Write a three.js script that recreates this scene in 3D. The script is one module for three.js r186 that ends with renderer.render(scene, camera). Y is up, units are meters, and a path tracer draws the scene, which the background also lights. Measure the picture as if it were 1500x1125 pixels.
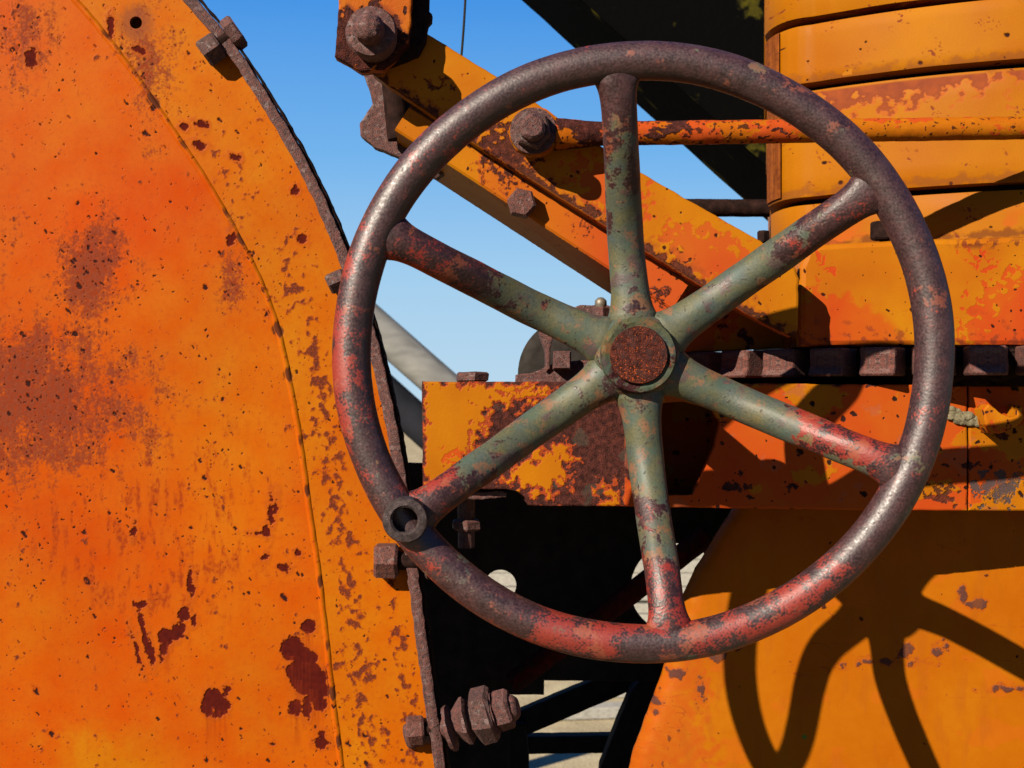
import * as THREE from 'three';
import { mergeGeometries, mergeVertices, toCreasedNormals } from 'three/addons/utils/BufferGeometryUtils.js';
import { RoundedBoxGeometry } from 'three/addons/geometries/RoundedBoxGeometry.js';

// ---------------------------------------------------------------- camera, sky, sun, exposure
const V3 = THREE.Vector3, V2 = THREE.Vector2;
const scene = new THREE.Scene();
const EYE = 1.5, F = 562.5 / Math.tan(Math.PI / 12);            // eye height in metres; focal length in photograph pixels
const camera = new THREE.PerspectiveCamera(30, 4 / 3, 0.05, 1200);
camera.position.set(0, EYE, 0);
camera.lookAt(0, EYE, -1);
camera.setViewOffset(1500, 1125, 0, -37.5, 1500, 1125);         // horizon at row 600 with upright verticals
camera.focus = 1.34; camera.userData.fStop = 16;
const renderer = new THREE.WebGLRenderer({ antialias: true });
renderer.toneMapping = THREE.LinearToneMapping;
renderer.toneMappingExposure = 3.8;
renderer.shadowMap.enabled = true;

const lin = (c) => { c /= 255; return c <= 0.04045 ? c / 12.92 : ((c + 0.055) / 1.055) ** 2.4; };
{
  const stops = [[-90, 170, 150, 120], [-0.5, 190, 205, 210], [0, 190, 218, 236], [5, 165, 207, 238], [10, 116, 180, 237], [16, 70, 148, 229], [35, 46, 108, 198], [90, 30, 72, 150]];
  const w = 64, h = 720, data = new Float32Array(w * h * 4);
  for (let j = 0; j < h; j++) {
    const e = (j + 0.5) / h * 180 - 90;
    let k = 0; while (k < stops.length - 2 && e > stops[k + 1][0]) k++;
    const a = stops[k], b = stops[k + 1], t = Math.min(1, Math.max(0, (e - a[0]) / (b[0] - a[0])));
    for (let i = 0; i < w; i++) for (let c = 0; c < 4; c++) data[(j * w + i) * 4 + c] = c === 3 ? 1 : (lin(a[c + 1]) * (1 - t) + lin(b[c + 1]) * t) / 3.8;
  }
  const sky = new THREE.DataTexture(data, w, h, THREE.RGBAFormat, THREE.FloatType);
  sky.mapping = THREE.EquirectangularReflectionMapping; sky.magFilter = sky.minFilter = THREE.LinearFilter; sky.needsUpdate = true;
  scene.background = sky; scene.environment = sky;
}
const SUN = new V3(-0.89, 0.748, 1).normalize();
const sun = new THREE.DirectionalLight(0xfff1dc, 5);
sun.position.set(0.1, 1.4, -1.5).addScaledVector(SUN, 6);
sun.target.position.set(0.1, 1.4, -1.5);
sun.castShadow = true; sun.shadow.radius = 0.8; sun.shadow.mapSize.set(4096, 4096);
Object.assign(sun.shadow.camera, { left: -2.5, right: 2.5, top: 2.5, bottom: -2.5, near: 0.5, far: 20 });
scene.add(sun, sun.target);

// ---------------------------------------------------------------- noise
let seed = 1234567;
const rnd = () => { seed = (seed * 1664525 + 1013904223) >>> 0; return seed / 4294967296; };
const PERM = new Uint8Array(1024);
{ const p = [...Array(256).keys()]; for (let i = 255; i > 0; i--) { const j = Math.floor(rnd() * (i + 1)); [p[i], p[j]] = [p[j], p[i]]; } for (let i = 0; i < 1024; i++) PERM[i] = p[i & 255]; }
function grad3(h, a, b, c) { h &= 15; const p = h < 8 ? a : b, q = h < 4 ? b : h === 12 || h === 14 ? a : c; return ((h & 1) === 0 ? p : -p) + ((h & 2) === 0 ? q : -q); }
function n3(x, y, z) {
  const xf = Math.floor(x), yf = Math.floor(y), zf = Math.floor(z), X = xf & 255, Y = yf & 255, Z = zf & 255;
  x -= xf; y -= yf; z -= zf;
  const u = x * x * x * (x * (x * 6 - 15) + 10), v = y * y * y * (y * (y * 6 - 15) + 10), w = z * z * z * (z * (z * 6 - 15) + 10);
  const A = PERM[X] + Y, B = PERM[X + 1] + Y, AA = PERM[A] + Z, AB = PERM[A + 1] + Z, BA = PERM[B] + Z, BB = PERM[B + 1] + Z;
  const a0 = grad3(PERM[AA], x, y, z), a1 = grad3(PERM[BA], x - 1, y, z), a2 = grad3(PERM[AB], x, y - 1, z), a3 = grad3(PERM[BB], x - 1, y - 1, z);
  const b0 = grad3(PERM[AA + 1], x, y, z - 1), b1 = grad3(PERM[BA + 1], x - 1, y, z - 1), b2 = grad3(PERM[AB + 1], x, y - 1, z - 1), b3 = grad3(PERM[BB + 1], x - 1, y - 1, z - 1);
  const p = a0 + u * (a1 - a0), q = a2 + u * (a3 - a2), r = b0 + u * (b1 - b0), t = b2 + u * (b3 - b2), m = p + v * (q - p), k = r + v * (t - r);
  return m + w * (k - m);
}
const G2X = [1, 1, -1, -1, 1.4, -1.4, 0, 0], G2Y = [1, -1, 1, -1, 0, 0, 1.4, -1.4];
function n2(x, y) {
  const xf = Math.floor(x), yf = Math.floor(y), X = xf & 255, Y = yf & 255;
  x -= xf; y -= yf;
  const u = x * x * x * (x * (x * 6 - 15) + 10), v = y * y * y * (y * (y * 6 - 15) + 10), A = PERM[X] + Y, B = PERM[X + 1] + Y;
  const h0 = PERM[A] & 7, h1 = PERM[B] & 7, h2 = PERM[A + 1] & 7, h3 = PERM[B + 1] & 7;
  const a0 = G2X[h0] * x + G2Y[h0] * y, b0 = G2X[h1] * (x - 1) + G2Y[h1] * y, a1 = G2X[h2] * x + G2Y[h2] * (y - 1), b1 = G2X[h3] * (x - 1) + G2Y[h3] * (y - 1);
  const p = a0 + u * (b0 - a0), q = a1 + u * (b1 - a1);
  return p + v * (q - p);
}
const fbm = (x, y, o = 4) => { let s = 0, a = 0.5; for (let i = 0; i < o; i++) { s += a * n2(x, y); x = x * 2.03 + 17.1; y = y * 2.03 + 5.3; a *= 0.5; } return s; };
const fbm3 = (x, y, z, o = 4) => { let s = 0, a = 0.5; for (let i = 0; i < o; i++) { s += a * n3(x, y, z); x = x * 2.03 + 17.1; y = y * 2.03 + 5.3; z = z * 2.03 + 9.7; a *= 0.5; } return s; };
const hash = (i, j, k) => { let h = Math.imul(i, 374761393) + Math.imul(j, 668265263) + Math.imul(k, 2147483647 ^ 1274126177) | 0; h = Math.imul(h ^ (h >>> 13), 1274126177); return ((h ^ (h >>> 16)) >>> 0) / 4294967296; };
const clamp = (x, a = 0, b = 1) => x < a ? a : x > b ? b : x;
const step = (a, b, x) => { x = clamp((x - a) / (b - a)); return x * x * (3 - 2 * x); };
// pits: cells of size s, a share of them holding one round spot; > 0 inside a spot, 1 at its middle
function pits(x, y, s, share, r0, r1, k) {
  const cx = Math.floor(x / s), cy = Math.floor(y / s); let best = -1;
  for (let i = cx - 1; i <= cx + 1; i++) for (let j = cy - 1; j <= cy + 1; j++) {
    if (hash(i, j, k) > share) continue;
    const q = hash(i, j, k + 1), r = r0 + (r1 - r0) * q * q * q, dx = x - (i + 0.1 + 0.8 * hash(i, j, k + 2)) * s, dy = y - (j + 0.1 + 0.8 * hash(i, j, k + 3)) * s;
    const v = 1 - Math.sqrt(dx * dx + dy * dy) / r; if (v > best) best = v;
  }
  return best;
}
// signed distance to a polygon, positive inside
function sdPoly(x, y, p) {
  let d = 1e18, inside = false;
  for (let i = 0, j = p.length - 1; i < p.length; j = i++) {
    const ex = p[j][0] - p[i][0], ey = p[j][1] - p[i][1], wx = x - p[i][0], wy = y - p[i][1], t = clamp((wx * ex + wy * ey) / (ex * ex + ey * ey)), bx = wx - ex * t, by = wy - ey * t;
    d = Math.min(d, bx * bx + by * by);
    if ((p[i][1] > y) !== (p[j][1] > y) && x < (p[j][0] - p[i][0]) * (y - p[i][1]) / (p[j][1] - p[i][1]) + p[i][0]) inside = !inside;
  }
  return (inside ? 1 : -1) * Math.sqrt(d);
}
const len2 = (a, b) => Math.sqrt(a * a + b * b), ell = (x, y, cx, cy, rx, ry) => 1 - len2((x - cx) / rx, (y - cy) / ry);

// ---------------------------------------------------------------- baked materials
// fn(u, v, o): writes o = [r, g, b (sRGB 0-255), roughness, height 0-1]; v runs up
const ALBEDO = 0.226, TONE = Uint8Array.from({ length: 256 }, (_, c) => { const l = lin(c) * ALBEDO; return Math.round(255 * (l <= 0.0031308 ? l * 12.92 : 1.055 * l ** (1 / 2.4) - 0.055)); });   // authored as seen in full sun -> base colour
function bake(name, w, h, fn, { bump = 0.001, wrap = THREE.MirroredRepeatWrapping, ...extra } = {}) {
  const c = new Uint8Array(w * h * 4), r = new Uint8Array(w * h * 4), b = new Float32Array(w * h), o = [0, 0, 0, 0, 0];
  for (let j = 0; j < h; j++) for (let i = 0; i < w; i++) {
    fn((i + 0.5) / w, (j + 0.5) / h, o);
    const k = j * w + i;
    c[k * 4] = TONE[clamp(o[0], 4, 250) | 0]; c[k * 4 + 1] = TONE[clamp(o[1], 4, 250) | 0]; c[k * 4 + 2] = TONE[clamp(o[2], 4, 250) | 0]; c[k * 4 + 3] = 255;
    r[k * 4] = r[k * 4 + 1] = r[k * 4 + 2] = clamp(o[3]) * 255; r[k * 4 + 3] = 255;
    b[k] = o[4];
  }
  const tex = (data, format, type) => { const t = new THREE.DataTexture(data, w, h, format, type); t.wrapS = t.wrapT = wrap; t.magFilter = THREE.LinearFilter; t.minFilter = THREE.LinearFilter; t.needsUpdate = true; return t; };
  const map = tex(c, THREE.RGBAFormat, THREE.UnsignedByteType); map.colorSpace = THREE.SRGBColorSpace;
  const m = new THREE.MeshPhysicalMaterial({ map, roughness: 1, roughnessMap: tex(r, THREE.RGBAFormat, THREE.UnsignedByteType), bumpMap: tex(b, THREE.RedFormat, THREE.FloatType), bumpScale: bump, specularIntensity: 0.06, ...extra });
  m.name = name;
  return m;
}
const mix = (o, r, g, b, rough, height, k) => { o[0] += (r - o[0]) * k; o[1] += (g - o[1]) * k; o[2] += (b - o[2]) * k; o[3] += (rough - o[3]) * k; o[4] += (height - o[4]) * k; };
const set = (o, r, g, b, rough, height) => { o[0] = r; o[1] = g; o[2] = b; o[3] = rough; o[4] = height; };
const grain = (o, a) => { o[0] += a; o[1] += a * 0.75; o[2] += a * 0.5; };
// bare rust at (x, y) in millimetres
function rust(o, x, y, k, tone = 1) {
  const a = fbm(x * 0.16, y * 0.16, 4), b = fbm(x * 0.7 + 40, y * 0.7, 2), c = a * 60 + b * 50;
  mix(o, (88 + c) * tone, (48 + c * 0.5) * tone, (42 + c * 0.4) * tone, 0.82, 0.35 + b * 0.5 + a * 0.3, k);
  const f = step(0.28, 0.42, fbm(x * 0.33 + 90, y * 0.33 + 7, 3));
  mix(o, 150, 68, 34, 0.9, 0.45, k * f * 0.7);
}

// generic rusted iron for fasteners and small forgings, and weathered yellow-orange paint for small brackets
const rustM = bake('rusted iron', 512, 512, (u, v, o) => {
  const x = u * 170, y = v * 170; set(o, 80, 50, 48, 0.7, 0.5); rust(o, x, y, 1, 1.22);
  mix(o, 114, 82, 78, 0.5, 0.7, step(0.02, 0.3, fbm(x * 0.09 + 3, y * 0.09, 3)) * 0.6);
  mix(o, 60, 36, 34, 0.9, 0.1, step(0.1, 0.5, pits(x, y, 7, 0.5, 0.6, 2.4, 5)));
}, { bump: 0.0014, metalness: 0.1, specularIntensity: 0.7 });
const warmRustM = rustM.clone(); warmRustM.name = 'orange-brown rusted iron'; warmRustM.color.setRGB(1.15, 1.0, 0.82);
const greyRustM = rustM.clone(); greyRustM.name = 'grey-brown rusted iron'; greyRustM.color.setRGB(0.8, 0.9, 0.88);
const darkRustM = bake('dark rusted iron', 256, 256, (u, v, o) => {
  const x = u * 140, y = v * 140, a = fbm(x * 0.1, y * 0.1, 5) * 34; set(o, 52 + a, 34 + a * 0.7, 30 + a * 0.6, 0.85, 0.5 + a * 0.012);
}, { bump: 0.0015 });
function wornPaint(o, x, y, opt = {}) {          // x, y in millimetres
  const { red = 0, chips = 0.2, base = [222, 128, 20] } = opt, lo = fbm(x * 0.012 + 4, y * 0.012 + 9, 4), hi = fbm(x * 0.9, y * 0.9, 2);
  set(o, base[0] + lo * 26, base[1] + lo * 46, base[2] + lo * 10, 0.5, 0.82 + 0.04 * fbm(x * 0.25, y * 0.25, 3)); grain(o, hi * 16);
  const w = fbm(x * 0.08 + 31, y * 0.08 + 2, 4);
  const pr = step(-0.01, 0.03, fbm(x * 0.018 + 70, y * 0.018, 5) - 0.2 + red + w * 0.2);
  mix(o, 228, 92 + lo * 30, 34, 0.62, 0.68, pr * 0.85);
  const s = step(0.05, 0.4, pits(x + w * 3, y + w * 3, 15, 0.24, 0.5, 2.6, 21)); mix(o, 74, 36, 30, 0.85, 0.3, s);
  const cf = fbm(x * 0.03 + 11, y * 0.03 + 47, 5) + w * 0.25 - 0.42 + chips * 0.5;
  mix(o, 176, 74, 30, 0.8, 0.7, step(-0.07, 0, cf) * 0.55);
  rust(o, x, y, step(0, 0.012, cf));
}
const orangeM = bake('worn orange paint', 768, 768, (u, v, o) => wornPaint(o, u * 420, v * 420, { red: 0.02, chips: 0.3 }), { bump: 0.0011 });
const blackM = bake('greasy black iron', 256, 256, (u, v, o) => {
  const x = u * 260, y = v * 260, a = fbm(x * 0.06, y * 0.06, 5) * 16; set(o, 60 + a * 1.6, 55 + a * 1.4, 51 + a * 1.3, 0.8, 0.5 + a * 0.02);
}, { bump: 0.001, specularIntensity: 0.12 });
const redM = bake('dull red paint', 256, 256, (u, v, o) => {
  const x = u * 160, y = v * 160, a = fbm(x * 0.1, y * 0.1, 4); set(o, 84 + a * 40, 18 + a * 12, 15 + a * 8, 0.6, 0.8); mix(o, 66, 40, 32, 0.85, 0.4, step(0.02, 0.1, fbm(x * 0.05 + 8, y * 0.05, 5)));
}, { bump: 0.0008 });

// ---------------------------------------------------------------- building helpers
const X = (px, d) => (px - 750) / F * d, Y = (py, d) => EYE + (600 - py) / F * d;   // photograph position at distance d -> metres
const W = (px, py, d) => new V3(X(px, d), Y(py, d), -d);
const used = new Map(), anchor = new Map();
const numbered = (n) => { const k = used.get(n) ?? 0; used.set(n, k + 1); return k ? n + '_' + String(k).padStart(3, '0') : n; };
function thing(name, label, category, at, group) {
  const g = new THREE.Group(); g.name = numbered(name); g.position.copy(at); g.userData = { label, category }; if (group) g.userData.group = group;
  anchor.set(g, at.clone()); scene.add(g); return g;
}
function part(name, geometry, material, parent, label) {         // geometry in world metres
  const a = anchor.get(parent), g = geometry.clone(); g.translate(-a.x, -a.y, -a.z);
  const m = new THREE.Mesh(g, material); m.name = name; if (label) m.userData.label = label;
  anchor.set(m, a); parent.add(m); return m;
}
function solo(name, geometry, material, label, category, group) {  // a thing that is one mesh
  geometry.computeBoundingBox(); const at = geometry.boundingBox.getCenter(new V3()), g = geometry.clone(); g.translate(-at.x, -at.y, -at.z);
  const m = new THREE.Mesh(g, material); m.name = numbered(name); m.position.copy(at); m.userData = { label, category }; if (group) m.userData.group = group; scene.add(m); return m;
}
const flat = (g) => { const q = g.index ? g.toNonIndexed() : g; q.computeVertexNormals(); return q; };
function uvBox(g, size) {                                        // box-mapped uv in metres / size
  const q = g.index ? g.toNonIndexed() : g, p = q.attributes.position, uv = new Float32Array(p.count * 2), a = new V3(), b = new V3(), c = new V3(), n = new V3();
  for (let i = 0; i < p.count; i += 3) {
    a.fromBufferAttribute(p, i); b.fromBufferAttribute(p, i + 1); c.fromBufferAttribute(p, i + 2);
    n.crossVectors(b.clone().sub(a), c.clone().sub(a)); const ax = Math.abs(n.x), ay = Math.abs(n.y), az = Math.abs(n.z);
    for (const [k, v] of [[i, a], [i + 1, b], [i + 2, c]]) { const [s, t] = az >= ax && az >= ay ? [v.x, v.y] : ax >= ay ? [v.z, v.y] : [v.x, v.z]; uv[k * 2] = s / size; uv[k * 2 + 1] = t / size; }
  }
  q.setAttribute('uv', new THREE.BufferAttribute(uv, 2)); return q;
}
function uvSheet(g, x0, y0, w, h) {                              // x-y sheet mapping, sides sheared through depth
  const p = g.attributes.position, uv = new Float32Array(p.count * 2); g.computeBoundingBox(); const z0 = g.boundingBox.max.z;
  for (let i = 0; i < p.count; i++) { const dz = p.getZ(i) - z0; uv[i * 2] = (p.getX(i) - x0 + dz) / w; uv[i * 2 + 1] = (p.getY(i) - y0 + dz) / h; }
  g.setAttribute('uv', new THREE.BufferAttribute(uv, 2)); return g;
}
function ragged(points, amp, len, k = 0) {                       // a closed outline subdivided and roughened
  const out = [];
  for (let i = 0; i < points.length; i++) {
    const a = points[i], b = points[(i + 1) % points.length], l = Math.hypot(b[0] - a[0], b[1] - a[1]), n = Math.max(1, Math.round(l / len));
    for (let j = 0; j < n; j++) { const t = j / n, x = a[0] + (b[0] - a[0]) * t, y = a[1] + (b[1] - a[1]) * t; out.push([x + amp * 2 * fbm(x * 0.06 + k, y * 0.06, 4), y + amp * 2 * fbm(x * 0.06 + 50 + k, y * 0.06 + 9, 4)]); }
  }
  return out;
}
function plate(points, d, t, { holes = [], bevel = 0.0015, rough = 0.8, len = 9, crease = 0.32 } = {}) {   // outline in photograph pixels, front face at distance d
  const pts = rough ? ragged(points, rough, len, d * 31) : points, shape = new THREE.Shape(pts.map(([x, y]) => new V2(X(x, d), Y(y, d))));
  for (const hole of holes) { if (Array.isArray(hole[0])) { shape.holes.push(new THREE.Path(ragged(hole, rough, len, 3).map(([x, y]) => new V2(X(x, d), Y(y, d))))); continue; } const [cx, cy, r, n = 40] = hole; const q = []; for (let i = 0; i < n; i++) { const a = i / n * 2 * Math.PI; q.push(new V2(X(cx + r * Math.cos(a), d), Y(cy + r * Math.sin(a), d))); } shape.holes.push(new THREE.Path(q)); }
  const g = new THREE.ExtrudeGeometry(shape, { depth: t - 2 * bevel, bevelEnabled: bevel > 0, bevelThickness: bevel, bevelSize: bevel, bevelOffset: -bevel, bevelSegments: 2, curveSegments: 12 });
  g.translate(0, 0, -d - t + bevel);
  return toCreasedNormals(g, crease);
}
function surface(fn, nu, nv, uvFn) {                             // smooth grid surface from fn(u, v, target)
  const pos = [], nor = [], uv = [], idx = [], a = new V3(), b = new V3(), c = new V3(), e = new V3(), h = 1e-3;
  for (let j = 0; j <= nv; j++) for (let i = 0; i <= nu; i++) {
    const u = i / nu, v = j / nv;
    fn(u, v, a); pos.push(a.x, a.y, a.z);
    fn(u + h, v, b); fn(u - h, v, c); b.sub(c); fn(u, v + h, c); fn(u, v - h, e); c.sub(e); b.cross(c).normalize(); nor.push(b.x, b.y, b.z);
    const q = uvFn ? uvFn(u, v) : [u, v]; uv.push(q[0], q[1]);
    if (i < nu && j < nv) { const k = j * (nu + 1) + i; idx.push(k, k + 1, k + nu + 2, k, k + nu + 2, k + nu + 1); }
  }
  const g = new THREE.BufferGeometry();
  g.setAttribute('position', new THREE.Float32BufferAttribute(pos, 3)); g.setAttribute('normal', new THREE.Float32BufferAttribute(nor, 3)); g.setAttribute('uv', new THREE.Float32BufferAttribute(uv, 2)); g.setIndex(idx);
  return g;
}
function rod(path, radius, nt, nr, amp = 0, freq = 60, uvFn) {   // round bar along path(t): V3, radius(t); radius at the ends closes it
  const p = new V3(), q = new V3(), tan = new V3(), up = new V3(), s = new V3();
  return surface((u, v, o) => {
    const t = clamp(u); path(Math.min(1, t + 0.004), q); path(Math.max(0, t - 0.004), p); tan.subVectors(q, p).normalize(); path(t, p);
    s.set(0.31, 0.17, 0.93); up.crossVectors(tan, s).normalize(); s.crossVectors(up, tan);
    const th = -v * 2 * Math.PI, co = Math.cos(th), si = Math.sin(th), r = radius(t);
    const k = amp ? 1 + amp * fbm3((p.x + up.x * co * r + s.x * si * r) * freq, (p.y + up.y * co * r + s.y * si * r) * freq, (p.z + up.z * co * r + s.z * si * r) * freq, 3) / Math.max(r, 1e-4) : 1;
    o.copy(p).addScaledVector(up, co * r * k).addScaledVector(s, si * r * k).addScaledVector(tan, (u - t) * 0.3);
  }, nt, nr, uvFn);
}
const line = (a, b) => (t, o) => o.lerpVectors(a, b, t);
const capped = (r, c = 0.01) => (t) => r * Math.sqrt(clamp(Math.min(t, 1 - t) / c)) + 1e-5;
function turned(profile, seg, axis, at, k = 0) {                 // lathe about axis; profile [[radius, along]]
  const g = new THREE.LatheGeometry(profile.map(([r, y]) => new V2(r, y)), seg); g.rotateY(k);
  g.applyQuaternion(new THREE.Quaternion().setFromUnitVectors(new V3(0, 1, 0), axis.clone().normalize())); g.translate(at.x, at.y, at.z); return g;
}
function hex(r, len, axis, at, k = 0, n = 6) {                   // chamfered nut or bolt head
  const c = Math.min(r, len) * 0.16, g = flat(turned([[0, -len / 2], [r * 0.86, -len / 2], [r, -len / 2 + c], [r, len / 2 - c], [r * 0.86, len / 2], [0, len / 2]].reverse(), n, axis, at, k));
  const p = g.attributes.position; for (let i = 0; i < p.count; i++) { const x = p.getX(i), y = p.getY(i), z = p.getZ(i), a = r * 0.07; p.setXYZ(i, x + a * n3(x * 90, y * 90, z * 90), y + a * n3(x * 90 + 7, y * 90, z * 90), z + a * n3(x * 90, y * 90 + 7, z * 90)); }
  return uvBox(flat(g), 0.11);
}
function lump(g, amp, freq) {                                    // uneven forged surface
  const q = mergeVertices(g.deleteAttribute('uv').deleteAttribute('normal'), 1e-5), p = q.attributes.position; q.computeVertexNormals(); const n = q.attributes.normal;
  for (let i = 0; i < p.count; i++) { const x = p.getX(i), y = p.getY(i), z = p.getZ(i), k = amp * fbm3(x * freq, y * freq, z * freq, 3) * 2; p.setXYZ(i, x + n.getX(i) * k, y + n.getY(i) * k, z + n.getZ(i) * k); }
  return q;
}
const round = (profile, axis, at, amp = 0.0006, seg = 40) => { const q = lump(turned(profile, seg, axis, at), amp, 70); return uvBox(toCreasedNormals(q, 0.7), 0.11); };
const Z = new V3(0, 0, 1), XA = new V3(1, 0, 0), YA = new V3(0, 1, 0);

// ---------------------------------------------------------------- setting
const sandM = bake('dry pale sand', 512, 512, (u, v, o) => {
  const x = u * 900, y = v * 900, a = fbm(x * 0.012, y * 0.012, 6) * 46 + fbm(x * 0.3, y * 0.3, 3) * 50; set(o, 228 + a, 211 + a, 172 + a * 0.9, 0.95, 0.5 + a * 0.01);
}, { bump: 0.01 });
{
  const g = new THREE.PlaneGeometry(1600, 1600, 1, 1); g.rotateX(-Math.PI / 2);
  const uv = g.attributes.uv; for (let i = 0; i < uv.count; i++) uv.setXY(i, uv.getX(i) * 1600 / 3.1, uv.getY(i) * 1600 / 3.1);
  const m = new THREE.Mesh(g, sandM); m.name = 'ground'; m.userData = { kind: 'structure', label: 'pale dry sandy ground beyond the machine' }; scene.add(m);
}

// ---------------------------------------------------------------- sheet metal guard at the side
const EDGE = [[-900, -640], [-500, -560], [-150, -420], [120, -190], [290, 0], [342, 62], [400, 150], [452, 240], [500, 345], [547, 475], [573, 580], [592, 680], [607, 790], [621, 900], [636, 1010], [651, 1110], [664, 1240], [678, 1500], [690, 2000], [694, 2860]];
const RIDGE = [[-460, -420], [-120, -240], [110, 0], [160, 60], [208, 125], [252, 190], [300, 262], [342, 335], [380, 410], [406, 480], [426, 570], [440, 650], [452, 740], [464, 820], [476, 920], [488, 1030], [500, 1125], [512, 1300], [522, 1600], [530, 2400]];
const spline = (pts, n) => new THREE.CatmullRomCurve3(pts.map(([x, y]) => new V3(x, y, 0)), false, 'centripetal').getPoints(n).map((p) => [p.x, p.y]);
const edge = spline(EDGE, 330), ridgeLine = spline(RIDGE, 260);
function offset(pts, o) { return pts.map((p, i) => { const a = pts[Math.max(0, i - 1)], b = pts[Math.min(pts.length - 1, i + 1)], dx = b[0] - a[0], dy = b[1] - a[1], l = Math.hypot(dx, dy); return [p[0] + dy / l * o, p[1] - dx / l * o]; }); }
const GD = 1.502;
const ridgeX = new Float32Array(3400); { let k = 0; for (let y = -420; y < 2400; y++) { while (k < ridgeLine.length - 2 && ridgeLine[k + 1][1] < y) k++; const a = ridgeLine[k], b = ridgeLine[k + 1]; ridgeX[y + 500] = a[0] + (b[0] - a[0]) * clamp((y - a[1]) / Math.max(0.01, b[1] - a[1])); } }
const edgeX = new Float32Array(3400); { let k = 0; for (let y = -500; y < 2800; y++) { while (k < edge.length - 2 && edge[k + 1][1] < y) k++; const a = edge[k], b = edge[k + 1]; edgeX[y + 500] = a[0] + (b[0] - a[0]) * clamp((y - a[1]) / Math.max(0.01, b[1] - a[1])); } }
// bare-metal chips as seen on the guard: [x, y, rx, ry, turn]
const CHIPS = [[452, 918, 11, 11, 0], [428, 950, 16, 18, 0.2], [446, 962, 20, 14, 0.5], [452, 995, 26, 24, 0], [464, 1010, 16, 22, 0], [438, 985, 18, 20, 0], [433, 1037, 10, 12, 0], [470, 1032, 9, 10, 0], [450, 1035, 7, 18, 0],
  [312, 1025, 15, 17, 0], [325, 1034, 12, 12, 0], [305, 1040, 10, 9, 0], [331, 1012, 5, 9, 0.5], [318, 1046, 12, 6, 0], [471, 1088, 12, 8, 0.1], [472, 1080, 6, 9, 0],
  [397, 752, 4, 22, 0], [391, 778, 6, 9, 0], [404, 738, 3, 12, 0.1], [378, 781, 9, 2.5, 0], [200, 950, 3, 26, -0.28], [212, 930, 4, 34, -0.2], [221, 955, 6, 20, -0.25], [206, 886, 9, 5, 0], [244, 933, 13, 12, 0], [240, 950, 6, 16, 0.2], [262, 925, 9, 14, 0.3], [270, 900, 9, 11, 0.2], [279, 858, 5, 18, -0.08], [284, 910, 4, 7, 0],
  [196, 778, 4, 10, 0.2], [46, 85, 8, 14, 0], [416, 832, 9, 6, 0.3], [436, 810, 5, 5, 0], [388, 817, 5, 5, 0], [204, 74, 9, 5, 0.6], [162, 38, 5, 16, 0], [270, 185, 7, 6, 0.4], [295, 182, 10, 5, 0.3], [292, 213, 11, 6, 0.5], [338, 352, 6, 10, 0.2], [432, 279, 6, 6, 0], [345, 230, 8, 5, 0.2], [443, 350, 8, 6, 0.6]];
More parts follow.
